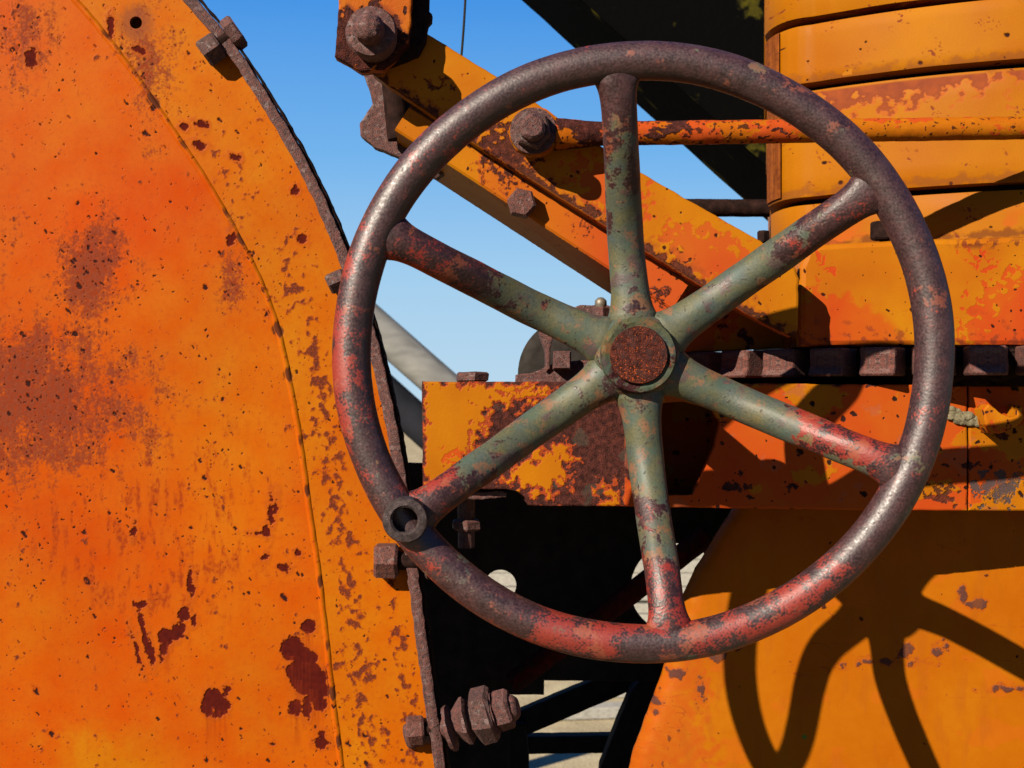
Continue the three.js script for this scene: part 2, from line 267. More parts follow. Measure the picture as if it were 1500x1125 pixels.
const guardM = bake('faded orange paint with rust', 1060, 1280, (u, v, o) => {
  const x = -560 + u * 1240, y = 1300 - v * 1500, mx = x * 0.64, my = y * 0.64;   // photograph position, and millimetres on the panel
  const yi = Math.round(clamp(y, -400, 2300)) + 500, right = x - ridgeX[yi], toEdge = edgeX[yi] - x;
  const lo = fbm(x * 0.0045 + 3, y * 0.0045 + 1, 4), mid = fbm(x * 0.02, y * 0.02 + 5, 4), hi = fbm(mx * 1.1, my * 1.1, 2), w = fbm(x * 0.12, y * 0.12, 3);
  let yel = 0.27 + lo * 0.55 + mid * 0.14 + (right > 0 ? 0.42 : 0);
  yel += 0.75 * clamp(1.3 * ell(x + mid * 60, y + mid * 40, 165, 1130, 130, 85)) + 0.5 * clamp(ell(x, y, 330, 560, 190, 330)) + 0.35 * clamp(ell(x, y, 380, 1000, 200, 240)) + 0.35 * clamp(ell(x, y, 60, 900, 120, 120)) - 0.4 * clamp(ell(x, y, 180, 330, 200, 120));
  yel = clamp(yel);
  set(o, 226 - yel * 4 + lo * 14, 88 + yel * 42 + mid * 10, 6 + yel * 5, 0.44 + mid * 0.2, 0.85 + 0.03 * fbm(x * 0.03, y * 0.03, 3) + 0.02 * fbm(x * 0.25, y * 0.25, 2));
  grain(o, hi * 12);
  // dull reddish haze running down the panel
  const st = fbm(x * 0.07 + 60, y * 0.02, 5);
  const runs = step(0.02, 0.3, st + 0.4 * mid) * clamp(0.3 + 1.2 * ell(x, y, 80, 780, 280, 180) + 1.0 * ell(x, y, 330, 620, 180, 220) + 0.8 * ell(x, y, 250, 930, 220, 180));
  mix(o, 172, 62, 14, 0.62, 0.8, clamp(runs) * (0.22 + 0.6 * step(-0.05, 0.3, fbm(x * 0.22 + 4, y * 0.13, 3) + 0.2 * st)));
  // purple-brown rust bloom
  const zone = Math.max(1.3 * ell(x, y, 30, 590, 235, 150), 1.25 * ell(x, y, 135, 395, 70, 110), 0.9 * ell(x, y, 60, 500, 130, 50), 0.8 * ell(x, y, 30, 60, 60, 90), 0.75 * ell(x, y, 215, 90, 60, 110), 0.6 * ell(x, y, 185, 600, 100, 90), 0.8 * ell(x, y, 345, 400, 30, 90) - 0.1, 0.7 * ell(x, y, -200, 500, 260, 300));
  const fine = fbm(x * 0.3 + 4, y * 0.26, 3), bloom = step(-0.1, 0.62, zone - 0.28 + st * 0.5 + mid * 0.85 + w * 0.6 + fine * 0.75);
  mix(o, 138 + hi * 44, 62 + hi * 22, 52 + hi * 16, 0.72, 0.78 + w * 0.25, bloom * 0.78);
  // pin-head pits everywhere, thick inside the bloom
  const dens = step(-0.12, 0.4, fbm(x * 0.011 + 80, y * 0.011, 3) + 0.3 * runs), p1 = pits(x + w * 7, y + w * 9, 24, 0.07 + 0.2 * dens + 0.3 * bloom, 0.9, 5.2, 3), p2 = pits(x + w * 6, y + w * 7, 9, 0.03 + 0.16 * dens + 0.55 * bloom, 0.6, 2.9, 9);
  const speck = step(0.1, 0.3, fbm(x * 0.16 + 7, y * 0.12, 3) + 0.25 * (runs + bloom) - 0.12); mix(o, 170, 62, 18, 0.65, 0.78, speck * clamp(0.15 + runs + bloom) * 0.6);
  const halo = step(-1.2, 0.3, p1 + w); mix(o, 186, 66, 18, 0.6, o[4], halo * 0.4);
  const p3 = pits(x + w * 5, y + w * 6, 6.5, right > -30 ? 0.1 + 0.3 * dens : 0.05 + 0.14 * dens, 0.5, 1.9, 15);
  mix(o, 122, 44, 20, 0.8, 0.5, step(0, 0.4, p3) * 0.85);
  mix(o, 62, 28, 26, 0.85, 0.3, step(0, 0.35, Math.max(p1, p2)));
  // blistered rust lines beside the bead and along the rim
  const near = Math.exp(-(((right - 44 - 10 * n2(y * 0.02, 4)) / 26) ** 2)) * step(280, 520, y), rim = Math.exp(-(((toEdge - 44) / 15) ** 2)) * step(820, 940, y), up = Math.exp(-(((right - 40) / 40) ** 2)) * 0.55 * step(150, 240, y);
  const bl = Math.max(near, rim, up), bf = fbm(x * 0.075 + 20, y * 0.065, 5) + 0.24 * n2(x * 0.02, y * 0.02 + 40);
  const blister = step(0.0, 0.1, bf + bl * 0.42 - 0.46);
  mix(o, 172, 70, 24, 0.7, 1.05, step(-0.1, 0.06, bf + bl * 0.42 - 0.46) * 0.75);
  if (blister > 0) { const q = fbm(x * 0.3, y * 0.3, 3); mix(o, 112 + q * 110, 52 + q * 50, 36 + q * 34, 0.8, 0.75 + q * 0.9, blister * step(-0.35, 0.05, q)); }
  // chips down to bare dark metal
  let chip = -9;
  for (const q of CHIPS) { const dx = x - q[0], dy = y - q[1]; if (dx > 50 || dx < -50 || dy > 50 || dy < -50) continue; const rx = q[2], ry = q[3], t = q[4]; const c = t ? Math.cos(t) : 1, s = t ? Math.sin(t) : 0; chip = Math.max(chip, (1 - len2((dx * c + dy * s) / rx, (dy * c - dx * s) / ry)) * Math.min(rx, ry) + w * 7 + hi * 1.5); }
  if (chip > -9) { mix(o, 205, 96, 22, 0.5, 1.0, step(-7, -0.5, chip) * 0.7); mix(o, 98 + w * 24, 26 + w * 8, 16, 0.86, 0.25 + hi * 0.1, step(-0.4, 0.9, chip)); }
  // rust runs weeping down from the larger chips
  let weep = 0; for (const q of CHIPS) if (q[2] > 9 && q[3] > 8) { const dx = x - q[0] - 2 * n2(y * 0.03, q[0]), dy = y - q[1] - q[3] * 0.6; if (dy > 0 && dy < 70 && dx < 26 && dx > -26) weep = Math.max(weep, (1 - dy / 70) * Math.exp(-((dx / (q[2] * 0.55)) ** 2)) * clamp(0.5 + 1.6 * n2(x * 0.25, y * 0.02 + q[1]))); }
  mix(o, 158, 56, 14, 0.66, 0.82, clamp(weep) * 0.5);
  // fine scratches
  const sc = Math.abs(fbm(x * 0.012 + y * 0.05 + 5, x * 0.004 - y * 0.004, 3)) + 0.02 * Math.abs(n2(x * 0.1, y * 0.1)), sz = step(0.22, 0.34, fbm(x * 0.01 + 140, y * 0.01 + 60, 3));
  mix(o, 168, 70, 22, 0.6, 0.7, step(0.006, 0.002, sc) * sz * 0.7);
  // thin stain and cracks on the bead
  mix(o, 104, 52, 34, 0.8, 0.5, step(-0.06, 0.12, n2(y * 0.03, 7) - 0.15 - Math.abs(right) * 0.05) * 0.9);
  const hole = len2(x - 199, y - 33); mix(o, 150, 80, 70, 0.8, 0.7, step(34, 14, hole + w * 14) * 0.6);
}, { bump: 0.0016 });
{
  const g = thing('machine_guard', 'large orange painted sheet metal guard blotched with purple rust and a curved rusty rim', 'guard', W(300, 2860, GD));
  const inner = offset(edge, -11), outline = [...inner, [-900, 2860]];
  const face = plate(outline, GD, 0.006, { bevel: 0.001, rough: 0, holes: [[199, 33, 10.5, 24]] });
  uvSheet(face, X(-560, GD), Y(1300, GD), X(680, GD) - X(-560, GD), Y(-200, GD) - Y(1300, GD));
  part('face_panel', face, guardM, g);
  part('back_panel', uvBox(plate([...offset(edge, -14), [-900, 2860]], GD + 0.024, 0.004, { bevel: 0, rough: 0 }), 0.42), orangeM, g);
  // raised bead pressed into the panel
  const curve = new THREE.CatmullRomCurve3(ridgeLine.map(([x, y]) => W(x, y, GD)), false, 'centripetal');
  const bead = surface((u, v, o) => {
    const t = clamp(u, 0.001, 0.999), p = curve.getPoint(t), a = curve.getTangent(t), w = (v - 0.5) * 2, wob = 0.0006 * n2(t * 70, 3);
    o.set(p.x - a.y * w * 0.0040 + wob, p.y + a.x * w * 0.0040, p.z - 0.0006 + (0.0026 + 0.0006 * n2(t * 60, 8)) * (1 - w * w));
  }, 700, 10);
  uvSheet(bead, X(-560, GD), Y(1300, GD), X(680, GD) - X(-560, GD), Y(-200, GD) - Y(1300, GD));
  part('raised_bead', bead, guardM, g);
  const band = (o0, o1, d, t, k) => { const wob = (pts, s) => pts.map(([x, y], i) => [x + s * fbm(i * 0.35 + k, 2, 4), y]); return uvBox(plate([...wob(offset(edge, o1), 3), ...wob(offset(edge, o0), 3).reverse()], d, t, { bevel: 0.0012, rough: 0 }), 0.12); };
  const rim = lump(band(-17, -0.6, GD - 0.02, 0.045, 3), 0.0004, 120); part('rim_flange', uvBox(toCreasedNormals(rim, 0.6), 0.12), rustM, g, 'rust brown flange edge of the guard');
  part('outer_strip', band(0.6, 4.4, GD - 0.015, 0.02, 40), darkRustM, g);
  const bolt = (px, py, ax, r, len, r2, len2, gap, k) => {
    const at = W(px, py, GD - 0.013), a = new V3(ax[0], -ax[1], 0).normalize();
    const b = part('bolt', hex(r, len, a, at, k), px > 500 ? warmRustM : greyRustM, g);
    part('shank', round([[0, 0], [r * 0.5, 0], [r * 0.5, gap || 0.016], [0, gap || 0.016]].reverse(), a, at, 0.0003, 18), darkRustM, b);
    if (r2) part('nut', hex(r2, len2, a, at.clone().addScaledVector(a, gap), k + 0.4), rustM, b);
  };
  bolt(310, 72, [37, -27], 0.0165, 0.021, 0.0185, 0.013, 0.0285, 0.35);
  bolt(566, 821, [1, 0.02], 0.0192, 0.025, 0.0185, 0.013, 0.047, 0.1);
  bolt(609, 1070, [1, -0.08], 0.0148, 0.0185, 0, 0, 0, 0.2);
  bolt(494, 412, [0.9, -0.42], 0.012, 0.02, 0, 0, 0, 0.2);
}

// ---------------------------------------------------------------- tall ribbed drum at the upper side
const CX = 0.62;
const rustyEdgeM = bake('rust stained paint strip', 160, 320, (u, v, o) => { const x = u * 150, y = v * 300, a = fbm(x * 0.3, y * 0.02, 4), b = fbm(x * 0.2, y * 0.2, 4); set(o, 160 + a * 60 + b * 40, 86 + a * 40 + b * 26, 34 + a * 20, 0.75, 0.6 + b * 0.3); }, { bump: 0.0008 });
const stackM = bake('yellow-orange paint on sheet drum', 840, 840, (u, v, o) => {
  const x = u * 640, y = v * 640, ph = 640 * v;                                    // millimetres round and up
  const lo = fbm(x * 0.01, y * 0.01, 4), hi = fbm(x * 0.8, y * 0.8, 2), w = fbm(x * 0.07, y * 0.07 + 6, 4);
  set(o, 204 + lo * 16, 122 + lo * 24, 10 + lo * 8, 0.52 + lo * 0.2, 0.85 + 0.02 * fbm(x * 0.06, y * 0.06, 3)); grain(o, hi * 12);
  mix(o, 226, 100, 38, 0.55, 0.8, step(0.1, 0.3, fbm(x * 0.016 + 40, y * 0.02, 4)) * 0.7 * step(230, 190, y));
  mix(o, 62, 30, 26, 0.85, 0.3, step(0, 0.4, pits(x + w * 4, y + w * 4, 17, 0.16, 0.6, 3.4, 31)));
  const cl = fbm(x * 0.03 + 9, y * 0.03, 3); mix(o, 150, 72, 46, 0.75, 0.7, step(0.02, 0.25, pits(x + w * 9, y + w * 12, 5, 0.6, 0.6, 2.2, 33) + 0.5 * cl - 0.15) * step(0.12, 0.3, cl));
  // worn rust under each lap joint (lap joints 373 and 242 mm above eye level)
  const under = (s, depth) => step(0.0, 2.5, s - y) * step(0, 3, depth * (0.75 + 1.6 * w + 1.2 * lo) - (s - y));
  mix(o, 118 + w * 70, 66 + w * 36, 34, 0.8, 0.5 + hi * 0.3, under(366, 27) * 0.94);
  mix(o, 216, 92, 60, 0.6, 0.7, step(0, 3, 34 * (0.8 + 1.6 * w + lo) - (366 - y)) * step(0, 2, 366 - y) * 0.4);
  mix(o, 150, 82, 60, 0.7, 0.7, step(10, 0, Math.abs(y - 378) + w * 18) * 0.45 + step(9, 0, Math.abs(y - 250) + w * 18) * 0.45);
  mix(o, 120, 62, 40, 0.8, 0.6, step(6, 0, Math.abs(y - 190) + w * 12) * 0.6);
}, { bump: 0.0012 });
{
  const g = thing('ribbed_drum', 'tall yellow-orange sheet metal drum of overlapping rings behind the handwheel', 'drum', new V3(0.7, EYE + 0.13, -1.9));
  const PX = 0.742, PZ = -2.13, PR = 0.62, LX = 0.311;                             // plan: a wide bowed front with a tight corner at one side
  // plan points: rounded corner first, then the bowed front
  const plan = (off) => { const R = PR + off, x0 = LX + 0.034, zAt = (x) => PZ + Math.sqrt(R * R - (x - PX) ** 2), z0 = zAt(x0), out = []; for (let i = 0; i < 16; i++) { const t = i / 16, w = 1 - t; out.push([x0 - (0.034 + off) * (1 - (1 - w) ** 2) - 0.0 * t, z0 - 0.085 * w * w - 0.03 * w * t]); } for (let i = 0; i <= 60; i++) { const x = x0 + (1.12 - x0) * (i / 60) ** 1.2; out.push([x, zAt(x)]); } return out; };
  const uvDrum = (q) => { const p = q.attributes.position, n = q.attributes.normal, uv = new Float32Array(p.count * 2); for (let i = 0; i < p.count; i++) { const dz = Math.abs(n.getY(i)) > 0.7 ? p.getZ(i) : 0; uv[i * 2] = (p.getX(i) * 1.15 - p.getZ(i) * 0.35) / 0.64 - 0.4; uv[i * 2 + 1] = (p.getY(i) - EYE + dz * 0.5) / 0.64; } q.setAttribute('uv', new THREE.BufferAttribute(uv, 2)); return q; };
  const ring = (off, y0, y1, k, name = 'drum_ring', m = stackM) => {
    const front = plan(off), c = front[0], pts = [...front, [1.12, -2.3], [c[0] + 0.1, -2.3], [c[0] + 0.012, c[1] - 0.05]];
    const e = new THREE.ExtrudeGeometry(new THREE.Shape(pts.map(([x, z]) => new V2(x, -z))), { depth: y1 - y0 - 0.003, steps: 5, bevelEnabled: true, bevelThickness: 0.0015, bevelSize: 0.0015, bevelOffset: -0.0015, bevelSegments: 2 });
    e.rotateX(-Math.PI / 2); const p = e.attributes.position;
    for (let i = 0; i < p.count; i++) { const x = p.getX(i), y = p.getY(i), z = p.getZ(i), low = y < (y1 - y0) * 0.3 ? 1 : 0; p.setXYZ(i, x, y + EYE + y0 + 0.0015 + low * 0.0012 * n2(x * 14, k * 7 + 3), z + 0.0012 * n2(x * 7 + k * 5, y * 12)); }
    e.computeVertexNormals(); part(name, uvDrum(toCreasedNormals(e, 0.4)), m, g);
  };
  ring(-0.022, 0.1, 0.62, 9, 'inner_core', darkRustM);
  ring(0.006, 0.451, 0.64, 1); ring(0.003, 0.3765, 0.4435, 2); ring(0, 0.2455, 0.368, 3); ring(-0.004, 0.11, 0.2375, 4);
  // edge strips down the corner and a lap joint
  const strip = (i0, i1, off, y0, y1, name, m) => { const f = plan(off + 0.0022).slice(i0, i1), b = plan(off - 0.004).slice(i0, i1).reverse(), e = new THREE.ExtrudeGeometry(new THREE.Shape([...f, ...b].map(([x, z]) => new V2(x, -z))), { depth: y1 - y0, bevelEnabled: false }); e.rotateX(-Math.PI / 2); e.translate(0, EYE + y0, 0); part(name, uvBox(toCreasedNormals(e, 0.4), 0.3), m, g); };
  strip(0, 8, 0, 0.249, 0.366, 'edge_strip', rustyEdgeM); strip(0, 8, 0.003, 0.379, 0.442, 'edge_strip', rustyEdgeM);
  strip(20, 22, 0.0008, 0.379, 0.438, 'lap_joint', stackM);
}

// ---------------------------------------------------------------- gear housing and ring gear
const housM = bake('orange paint flaking to red', 900, 420, (u, v, o) => {
  const px = 1150 + u * 640, py = 540 - v * 220, x = px * 0.72, y = py * 0.72, w = fbm(x * 0.09, y * 0.09, 4), lo = fbm(x * 0.012, y * 0.012, 4), hi = fbm(x, y, 2);
  set(o, 222 + lo * 20, 132 + lo * 34, 22, 0.48, 0.86 + 0.02 * fbm(x * 0.2, y * 0.2, 3)); grain(o, hi * 14);
  const r1 = sdPoly(px + w * 70, py + w * 60, [[1160, 430], [1230, 425], [1290, 455], [1330, 490], [1330, 560], [1160, 560]]), r2 = sdPoly(px + w * 90, py + w * 70, [[1420, 470], [1440, 430], [1480, 400], [1560, 380], [1600, 560], [1380, 560], [1395, 490]]), r3 = sdPoly(px + w * 70, py + w * 60, [[1425, 360], [1445, 362], [1425, 395], [1410, 378]]), r4 = sdPoly(px + w * 60, py + w * 60, [[1195, 372], [1215, 372], [1220, 400], [1200, 392]]);
  mix(o, 230, 86 + lo * 30, 32, 0.6, 0.72, step(-4, 12, r1) * 0.6 + step(0, 3, Math.max(r2, r3, r4)) * 0.9 * (1 - 0.3 * step(0.1, 0.3, lo)));
  mix(o, 160, 70, 44, 0.75, 0.7, step(0.05, 0.25, w + 0.25 * step(478, 505, py) - 0.12) * step(440, 500, py) * 0.75);
  mix(o, 70, 32, 28, 0.85, 0.3, step(0, 0.4, pits(px + w * 5, py + w * 5, 14, 0.26, 0.8, 3.0, 41)));
  mix(o, 130, 66, 40, 0.8, 0.6, step(0.1, 0.2, w + 0.1) * step(10, 0, Math.abs(py - 358)) * step(1380, 1420, px) * 0.8);
}, { bump: 0.0013 });
{
  const d = 1.52, g = thing('gear_housing', 'orange painted gear housing with flaking red patches above the toothed ring', 'housing', W(1450, 505, d));
  const box = plate([[1172, 392], [1182, 366], [1200, 358], [1330, 351], [1500, 346], [1800, 340], [1800, 507], [1172, 507]], d, 0.3, { bevel: 0.006, rough: 0.5, len: 12 });
  uvSheet(box, X(1150, d), Y(540, d), X(1790, d) - X(1150, d), Y(320, d) - Y(540, d));
  part('housing_shell', box, housM, g);
  part('bolt', hex(0.0125, 0.02, YA, W(1292, 338, 1.535), 0.3), darkRustM, g);
}
{
  const GZ = -1.985, at = new V3(CX, Y(530, 1.45), GZ), R = 0.522, g = thing('ring_gear', 'rust brown horizontal ring gear with square teeth under the orange housing', 'gear', at), top = Y(506, 1.45), bot = Y(549, 1.45);
  part('gear_body', uvBox(turned([[0.0, -0.026], [R, -0.026], [R, (top - bot) / 2 + 0.0], [0.05, (top - bot) / 2 + 0.002], [0.0, (top - bot) / 2 + 0.002]], 160, YA, new V3(CX, (top + bot) / 2, GZ)), 0.12), darkRustM, g);
  const N = 64, h = top - bot;
  const prof = new THREE.Shape([[-0.0225, -0.004], [-0.022, 0.004], [-0.0185, 0.03], [-0.0175, 0.032], [0.0175, 0.032], [0.0185, 0.03], [0.022, 0.004], [0.0225, -0.004]].map(([x, y]) => new V2(x, y)));
  const variants = [0, 1, 2].map((k) => { const t = new THREE.ExtrudeGeometry(prof, { depth: h - 0.004, bevelEnabled: true, bevelThickness: 0.002, bevelSize: 0.0015, bevelOffset: -0.0015, bevelSegments: 1, steps: 3 }); t.rotateX(Math.PI / 2); t.translate(0, h / 2 - 0.002, 0); const p = t.attributes.position; for (let i = 0; i < p.count; i++) { const x = p.getX(i), y = p.getY(i), z = p.getZ(i); p.setXYZ(i, x + 0.0012 * n3(x * 130, y * 130 + k * 9, z * 130), y, z + 0.0014 * n3(x * 110 + k * 5, y * 110, z * 110) + (y < -h * 0.38 ? 0.006 * clamp(z * 40) : 0)); } return uvBox(flat(t), 0.1); });
  for (let i = 0; i < N; i++) { const a = (i + 0.42) / N * 2 * Math.PI, m = new THREE.Mesh(variants[i % 3], warmRustM); m.name = 'tooth'; m.position.set(Math.sin(a) * R, (top + bot) / 2 - at.y, Math.cos(a) * R); m.rotation.y = a; g.add(m); }
}

// ---------------------------------------------------------------- frame beam
const beamM = bake('peeling paint on frame beam', 1500, 275, (u, v, o) => {
  const px = 600 + u * 1200, py = 765 - v * 220, x = px * 0.72, y = py * 0.72, w = fbm(x * 0.1, y * 0.1, 5), lo = fbm(x * 0.015, y * 0.015, 4), hi = fbm(x * 0.9, y * 0.9, 2), qx = px + w * 46, qy = py + fbm(x * 0.1 + 50, y * 0.1 + 20, 5) * 46;
  set(o, 80, 46, 40, 0.82, 0.4); rust(o, x, y, 1, 1.0 + 0.15 * lo);
  mix(o, 86, 90, 78, 0.8, 0.5, step(0.22, 0.34, fbm(x * 0.03 + 12, y * 0.03, 4)) * 0.5);
  const a = Math.max(sdPoly(qx, qy, [[612, 540], [680, 552], [740, 556], [770, 562], [745, 585], [712, 590], [700, 640], [660, 690], [640, 722], [600, 722]]), sdPoly(qx, qy, [[738, 694], [800, 662], [832, 652], [826, 700], [812, 722], [770, 716]]), sdPoly(qx, qy, [[880, 716], [912, 714], [915, 745], [885, 738]]), sdPoly(qx, qy, [[745, 578], [790, 560], [812, 572], [762, 590]]) - 2, px > 925 ? 30 : -30);
  const edgeRust = 7 - Math.min(px - 618, py - 558) + w * 22;                      // bare metal along the beam's cut edges
  const pr = step(-9, -7, a + hi * 2) * (1 - step(0, 3, edgeRust - 4)); mix(o, 206, 84, 40, 0.7, 0.7, pr * 0.85);
  const paint = step(0, 1.2, a) * (1 - step(0, 2, edgeRust)); mix(o, 214 + lo * 20 + hi * 10, 128 + lo * 22 + hi * 8, 16, 0.45, 0.92 + 0.05 * fbm(x * 0.3, y * 0.3, 2), paint);
  const flake = sdPoly(qx, qy, [[655, 655], [676, 668], [672, 682], [660, 684], [648, 668]]); mix(o, 222, 90, 26, 0.6, 0.78, step(0, 1, flake));
  if (px > 915) {
    const f = fbm(x * 0.011 + 7, y * 0.016 + 3, 4) + w * 0.18 + 0.12; mix(o, 222, 88 + lo * 30, 30, 0.6, 0.8, step(-0.03, 0.03, f) * 0.85);
    mix(o, 200, 110, 84, 0.7, 0.72, step(0.2, 0.3, fbm(x * 0.03 + 70, y * 0.03, 4)) * 0.5);
    rust(o, x, y, step(0.3, 0.33, fbm(x * 0.03 + 31, y * 0.04 + 13, 5) + w * 0.2));
    mix(o, 60, 34, 32, 0.85, 0.3, step(0, 0.3, pits(px + w * 8, py + w * 8, 20, 0.4, 0.8, 5, 51)));
    const grey = sdPoly(qx, qy, [[1425, 700], [1455, 686], [1500, 694], [1498, 722], [1470, 738], [1428, 732]]); mix(o, 104 + hi * 40, 84 + hi * 30, 82 + hi * 30, 0.8, 0.45, step(0, 2, grey) * step(-0.3, -0.1, hi + w));
    const g2 = sdPoly(qx, qy, [[1360, 705], [1400, 715], [1400, 740], [1375, 735]]); rust(o, x, y, step(0, 2, g2) * 0.8);
  }
}, { bump: 0.0017 });
const BD = 1.5;
{
  const g = thing('frame_beam', 'long horizontal frame beam with peeling yellow paint and dark rust behind the handwheel', 'beam', W(1100, 745, BD));
  const uvb = (q) => uvSheet(q, X(600, BD), Y(765, BD), X(1800, BD) - X(600, BD), Y(545, BD) - Y(765, BD));
  // hollow box section: front webs, rear web, flanges and end plate; a torn opening in the front web shows its dark inside
  const low = [[1417.5, 748], [1300, 748], [920, 742], [773, 741], [768, 728], [757, 720], [744, 717], [619, 716]];
  part('web', uvb(plate([[618, 559], [800, 559], [1000, 561], [1417, 564], ...low], BD, 0.014, { rough: 0.9, len: 7, bevel: 0.002, holes: [[[950, 590], [1000, 585], [1044, 596], [1058, 618], [1050, 654], [1034, 690], [1016, 728], [950, 730]]] })), beamM, g);
  part('web', uvb(plate([[1419.5, 564], [1790, 566], [1790, 750], [1419.5, 748]], BD, 0.014, { rough: 0.6, len: 9, bevel: 0.002 })), beamM, g);
  part('rear_web', uvb(plate([[618.5, 560], [1790, 566], [1790, 749], ...low.slice(1, 7), [619.5, 715]], BD + 0.106, 0.014, { rough: 0, bevel: 0.001 })), beamM, g);
  part('top_flange', uvb(plate([[618.6, 559.6], [1790, 566.6], [1790, 575], [618.6, 569]], BD + 0.0145, 0.091, { rough: 0, bevel: 0.0008 })), beamM, g);
  part('bottom_flange', uvb(plate([[620, 708], [744, 709], [762, 713], [775, 733], [920, 734], [1790, 741], [1790, 748.5], [1300, 747.4], [920, 741.3], [773.6, 740.2], [757.5, 719.4], [744, 716.4], [620, 715.4]], BD + 0.0145, 0.091, { rough: 0, bevel: 0.0008 })), beamM, g);
  part('end_plate', uvb(plate([[618.7, 569.5], [626, 569.5], [626, 707.5], [619.5, 707.5]], BD + 0.0145, 0.091, { rough: 0, bevel: 0.0008 })), beamM, g);
  part('lower_lip', uvBox(plate([[655, 721], [738, 719], [744, 722], [742, 728], [700, 732], [662, 730]], BD + 0.012, 0.06, { rough: 1.6, len: 6 }), 0.1), rustM, g);
  part('bolt', hex(0.0185, 0.0105, YA, W(692, 552.5, 1.54), 0.2), rustM, g);
  const hb = part('hanging_bolt', hex(0.0165, 0.012, YA, W(683, 769, 1.56), 0.1), rustM, g);
  part('shank', round([[0, -0.03], [0.009, -0.03], [0.0098, 0.045], [0, 0.045]].reverse(), YA, W(683, 762, 1.56), 0.0008, 20), rustM, hb);
}
solo('pawl_hook', uvBox(plate([[1440, 600], [1448, 592], [1458, 598], [1468, 606], [1480, 611], [1489, 610], [1490, 594], [1499, 596], [1500, 612], [1494, 622], [1480, 630], [1464, 636], [1452, 634], [1444, 622]], 1.472, 0.03, { rough: 0.8, len: 5, bevel: 0.002 }), 0.2), orangeM, 'small crescent shaped orange hook with a rusty edge on the beam', 'hook');
{
  const bits = []; seed = 77;
  for (let i = 0; i < 46; i++) { const px = 1392 + rnd() * 48, py = 598 + (px - 1392) * 0.36 + rnd() * 18 * (1 - (px - 1392) / 80), s = new THREE.IcosahedronGeometry(0.0026 + rnd() * 0.0035, 1), q = lump(s, 0.0012, 300); q.scale(1, 0.8, 0.7); const p = W(px, py, 1.498); q.translate(p.x, p.y, p.z); bits.push(uvBox(toCreasedNormals(q, 1), 0.05)); }
  const m = bake('pale crust', 128, 128, (u, v, o) => { const a = fbm(u * 20, v * 20, 4) * 50; set(o, 150 + a, 140 + a, 112 + a, 0.95, 0.5 + a * 0.01); }, { bump: 0.001 });
  const s = solo('dried_crust', mergeGeometries(bits), m, 'pale grey crust of dried mud on the edge of the beam', 'dried mud'); s.userData.kind = 'stuff';
}

// ---------------------------------------------------------------- lower tank
const tankM = bake('smooth orange tank paint', 800, 720, (u, v, o) => {
  const px = 880 + u * 760, py = 1340 - v * 640, x = px * 0.76, y = py * 0.76, w = fbm(x * 0.09, y * 0.09, 4), lo = fbm(x * 0.008, y * 0.008, 3), hi = fbm(x * 0.9, y * 0.9, 2);
  set(o, 206 + lo * 14 + w * 5, 114 + lo * 24 + w * 5, 10 + lo * 8, 0.42 + lo * 0.1 + w * 0.1, 0.86 + 0.012 * fbm(x * 0.08, y * 0.08, 3)); grain(o, hi * 9);
  const red = sdPoly(px + w * 90, py + w * 60, [[880, 1180], [945, 1000], [1010, 940], [1055, 985], [1040, 1050], [1060, 1120], [1040, 1200], [900, 1350]]); mix(o, 214, 94 + w * 30, 32, 0.55, 0.78, step(-10, 26, red) * 0.5);
  const orange = step(0.16, 0.24, fbm(x * 0.014 + 30, y * 0.02 + 4, 5)) * 0.3; mix(o, 226, 108, 30, 0.5, 0.84, orange);
  mix(o, 70, 34, 32, 0.85, 0.3, step(0, 0.35, pits(px + w * 9, py + w * 9, 44, 0.22, 0.8, 5, 61)));
  let c = -9; for (const [cx, cy, rx, ry] of [[1412, 872, 7, 8], [1430, 884, 10, 8], [1330, 955, 11, 10], [1332, 965, 8, 5], [1378, 957, 5, 8], [1390, 947, 6, 6], [1240, 978, 6, 5], [1480, 1008, 20, 4], [1320, 974, 26, 2.4], [1060, 960, 14, 22], [1085, 950, 12, 8], [1036, 1025, 6, 14], [1000, 1000, 10, 8], [970, 1048, 5, 10]]) { const dx = px - cx, dy = py - cy; if (Math.abs(dx) < 60 && Math.abs(dy) < 60) c = Math.max(c, (1 - Math.hypot(dx / rx, dy / ry)) * Math.min(rx, ry) * 0.9 + w * 17 + hi * 3.5); }
  mix(o, 190, 88, 30, 0.6, 0.95, step(-5, 0, c) * 0.6); mix(o, 112 + hi * 40, 68 + hi * 26, 58 + hi * 24, 0.82, 0.35, step(0, 1.4, c));
  mix(o, 186, 96, 24, 0.6, 0.84, step(0.05, 0.3, fbm(x * 0.05 + 3, y * 0.012 + 9, 4)) * 0.28);
  mix(o, 170, 74, 26, 0.7, 0.75, step(0.007, 0.002, Math.abs(fbm(x * 0.006 + 2, y * 0.03, 3))) * step(0.1, 0.25, fbm(x * 0.01 + 60, y * 0.01, 3)) * 0.7);
  const sp = pits(px + w * 9, (py + w * 14) * 0.5, 12, 0.5, 0.8, 3.2, 65); mix(o, 120, 62, 42, 0.8, 0.5, step(0, 0.4, sp) * step(1060, 980, px) * 0.8);
  mix(o, 96, 150, 70, 0.6, 0.9, step(1.2, 0.4, Math.hypot(px - 1187, py - 1089) / 4));
}, { bump: 0.0011 });
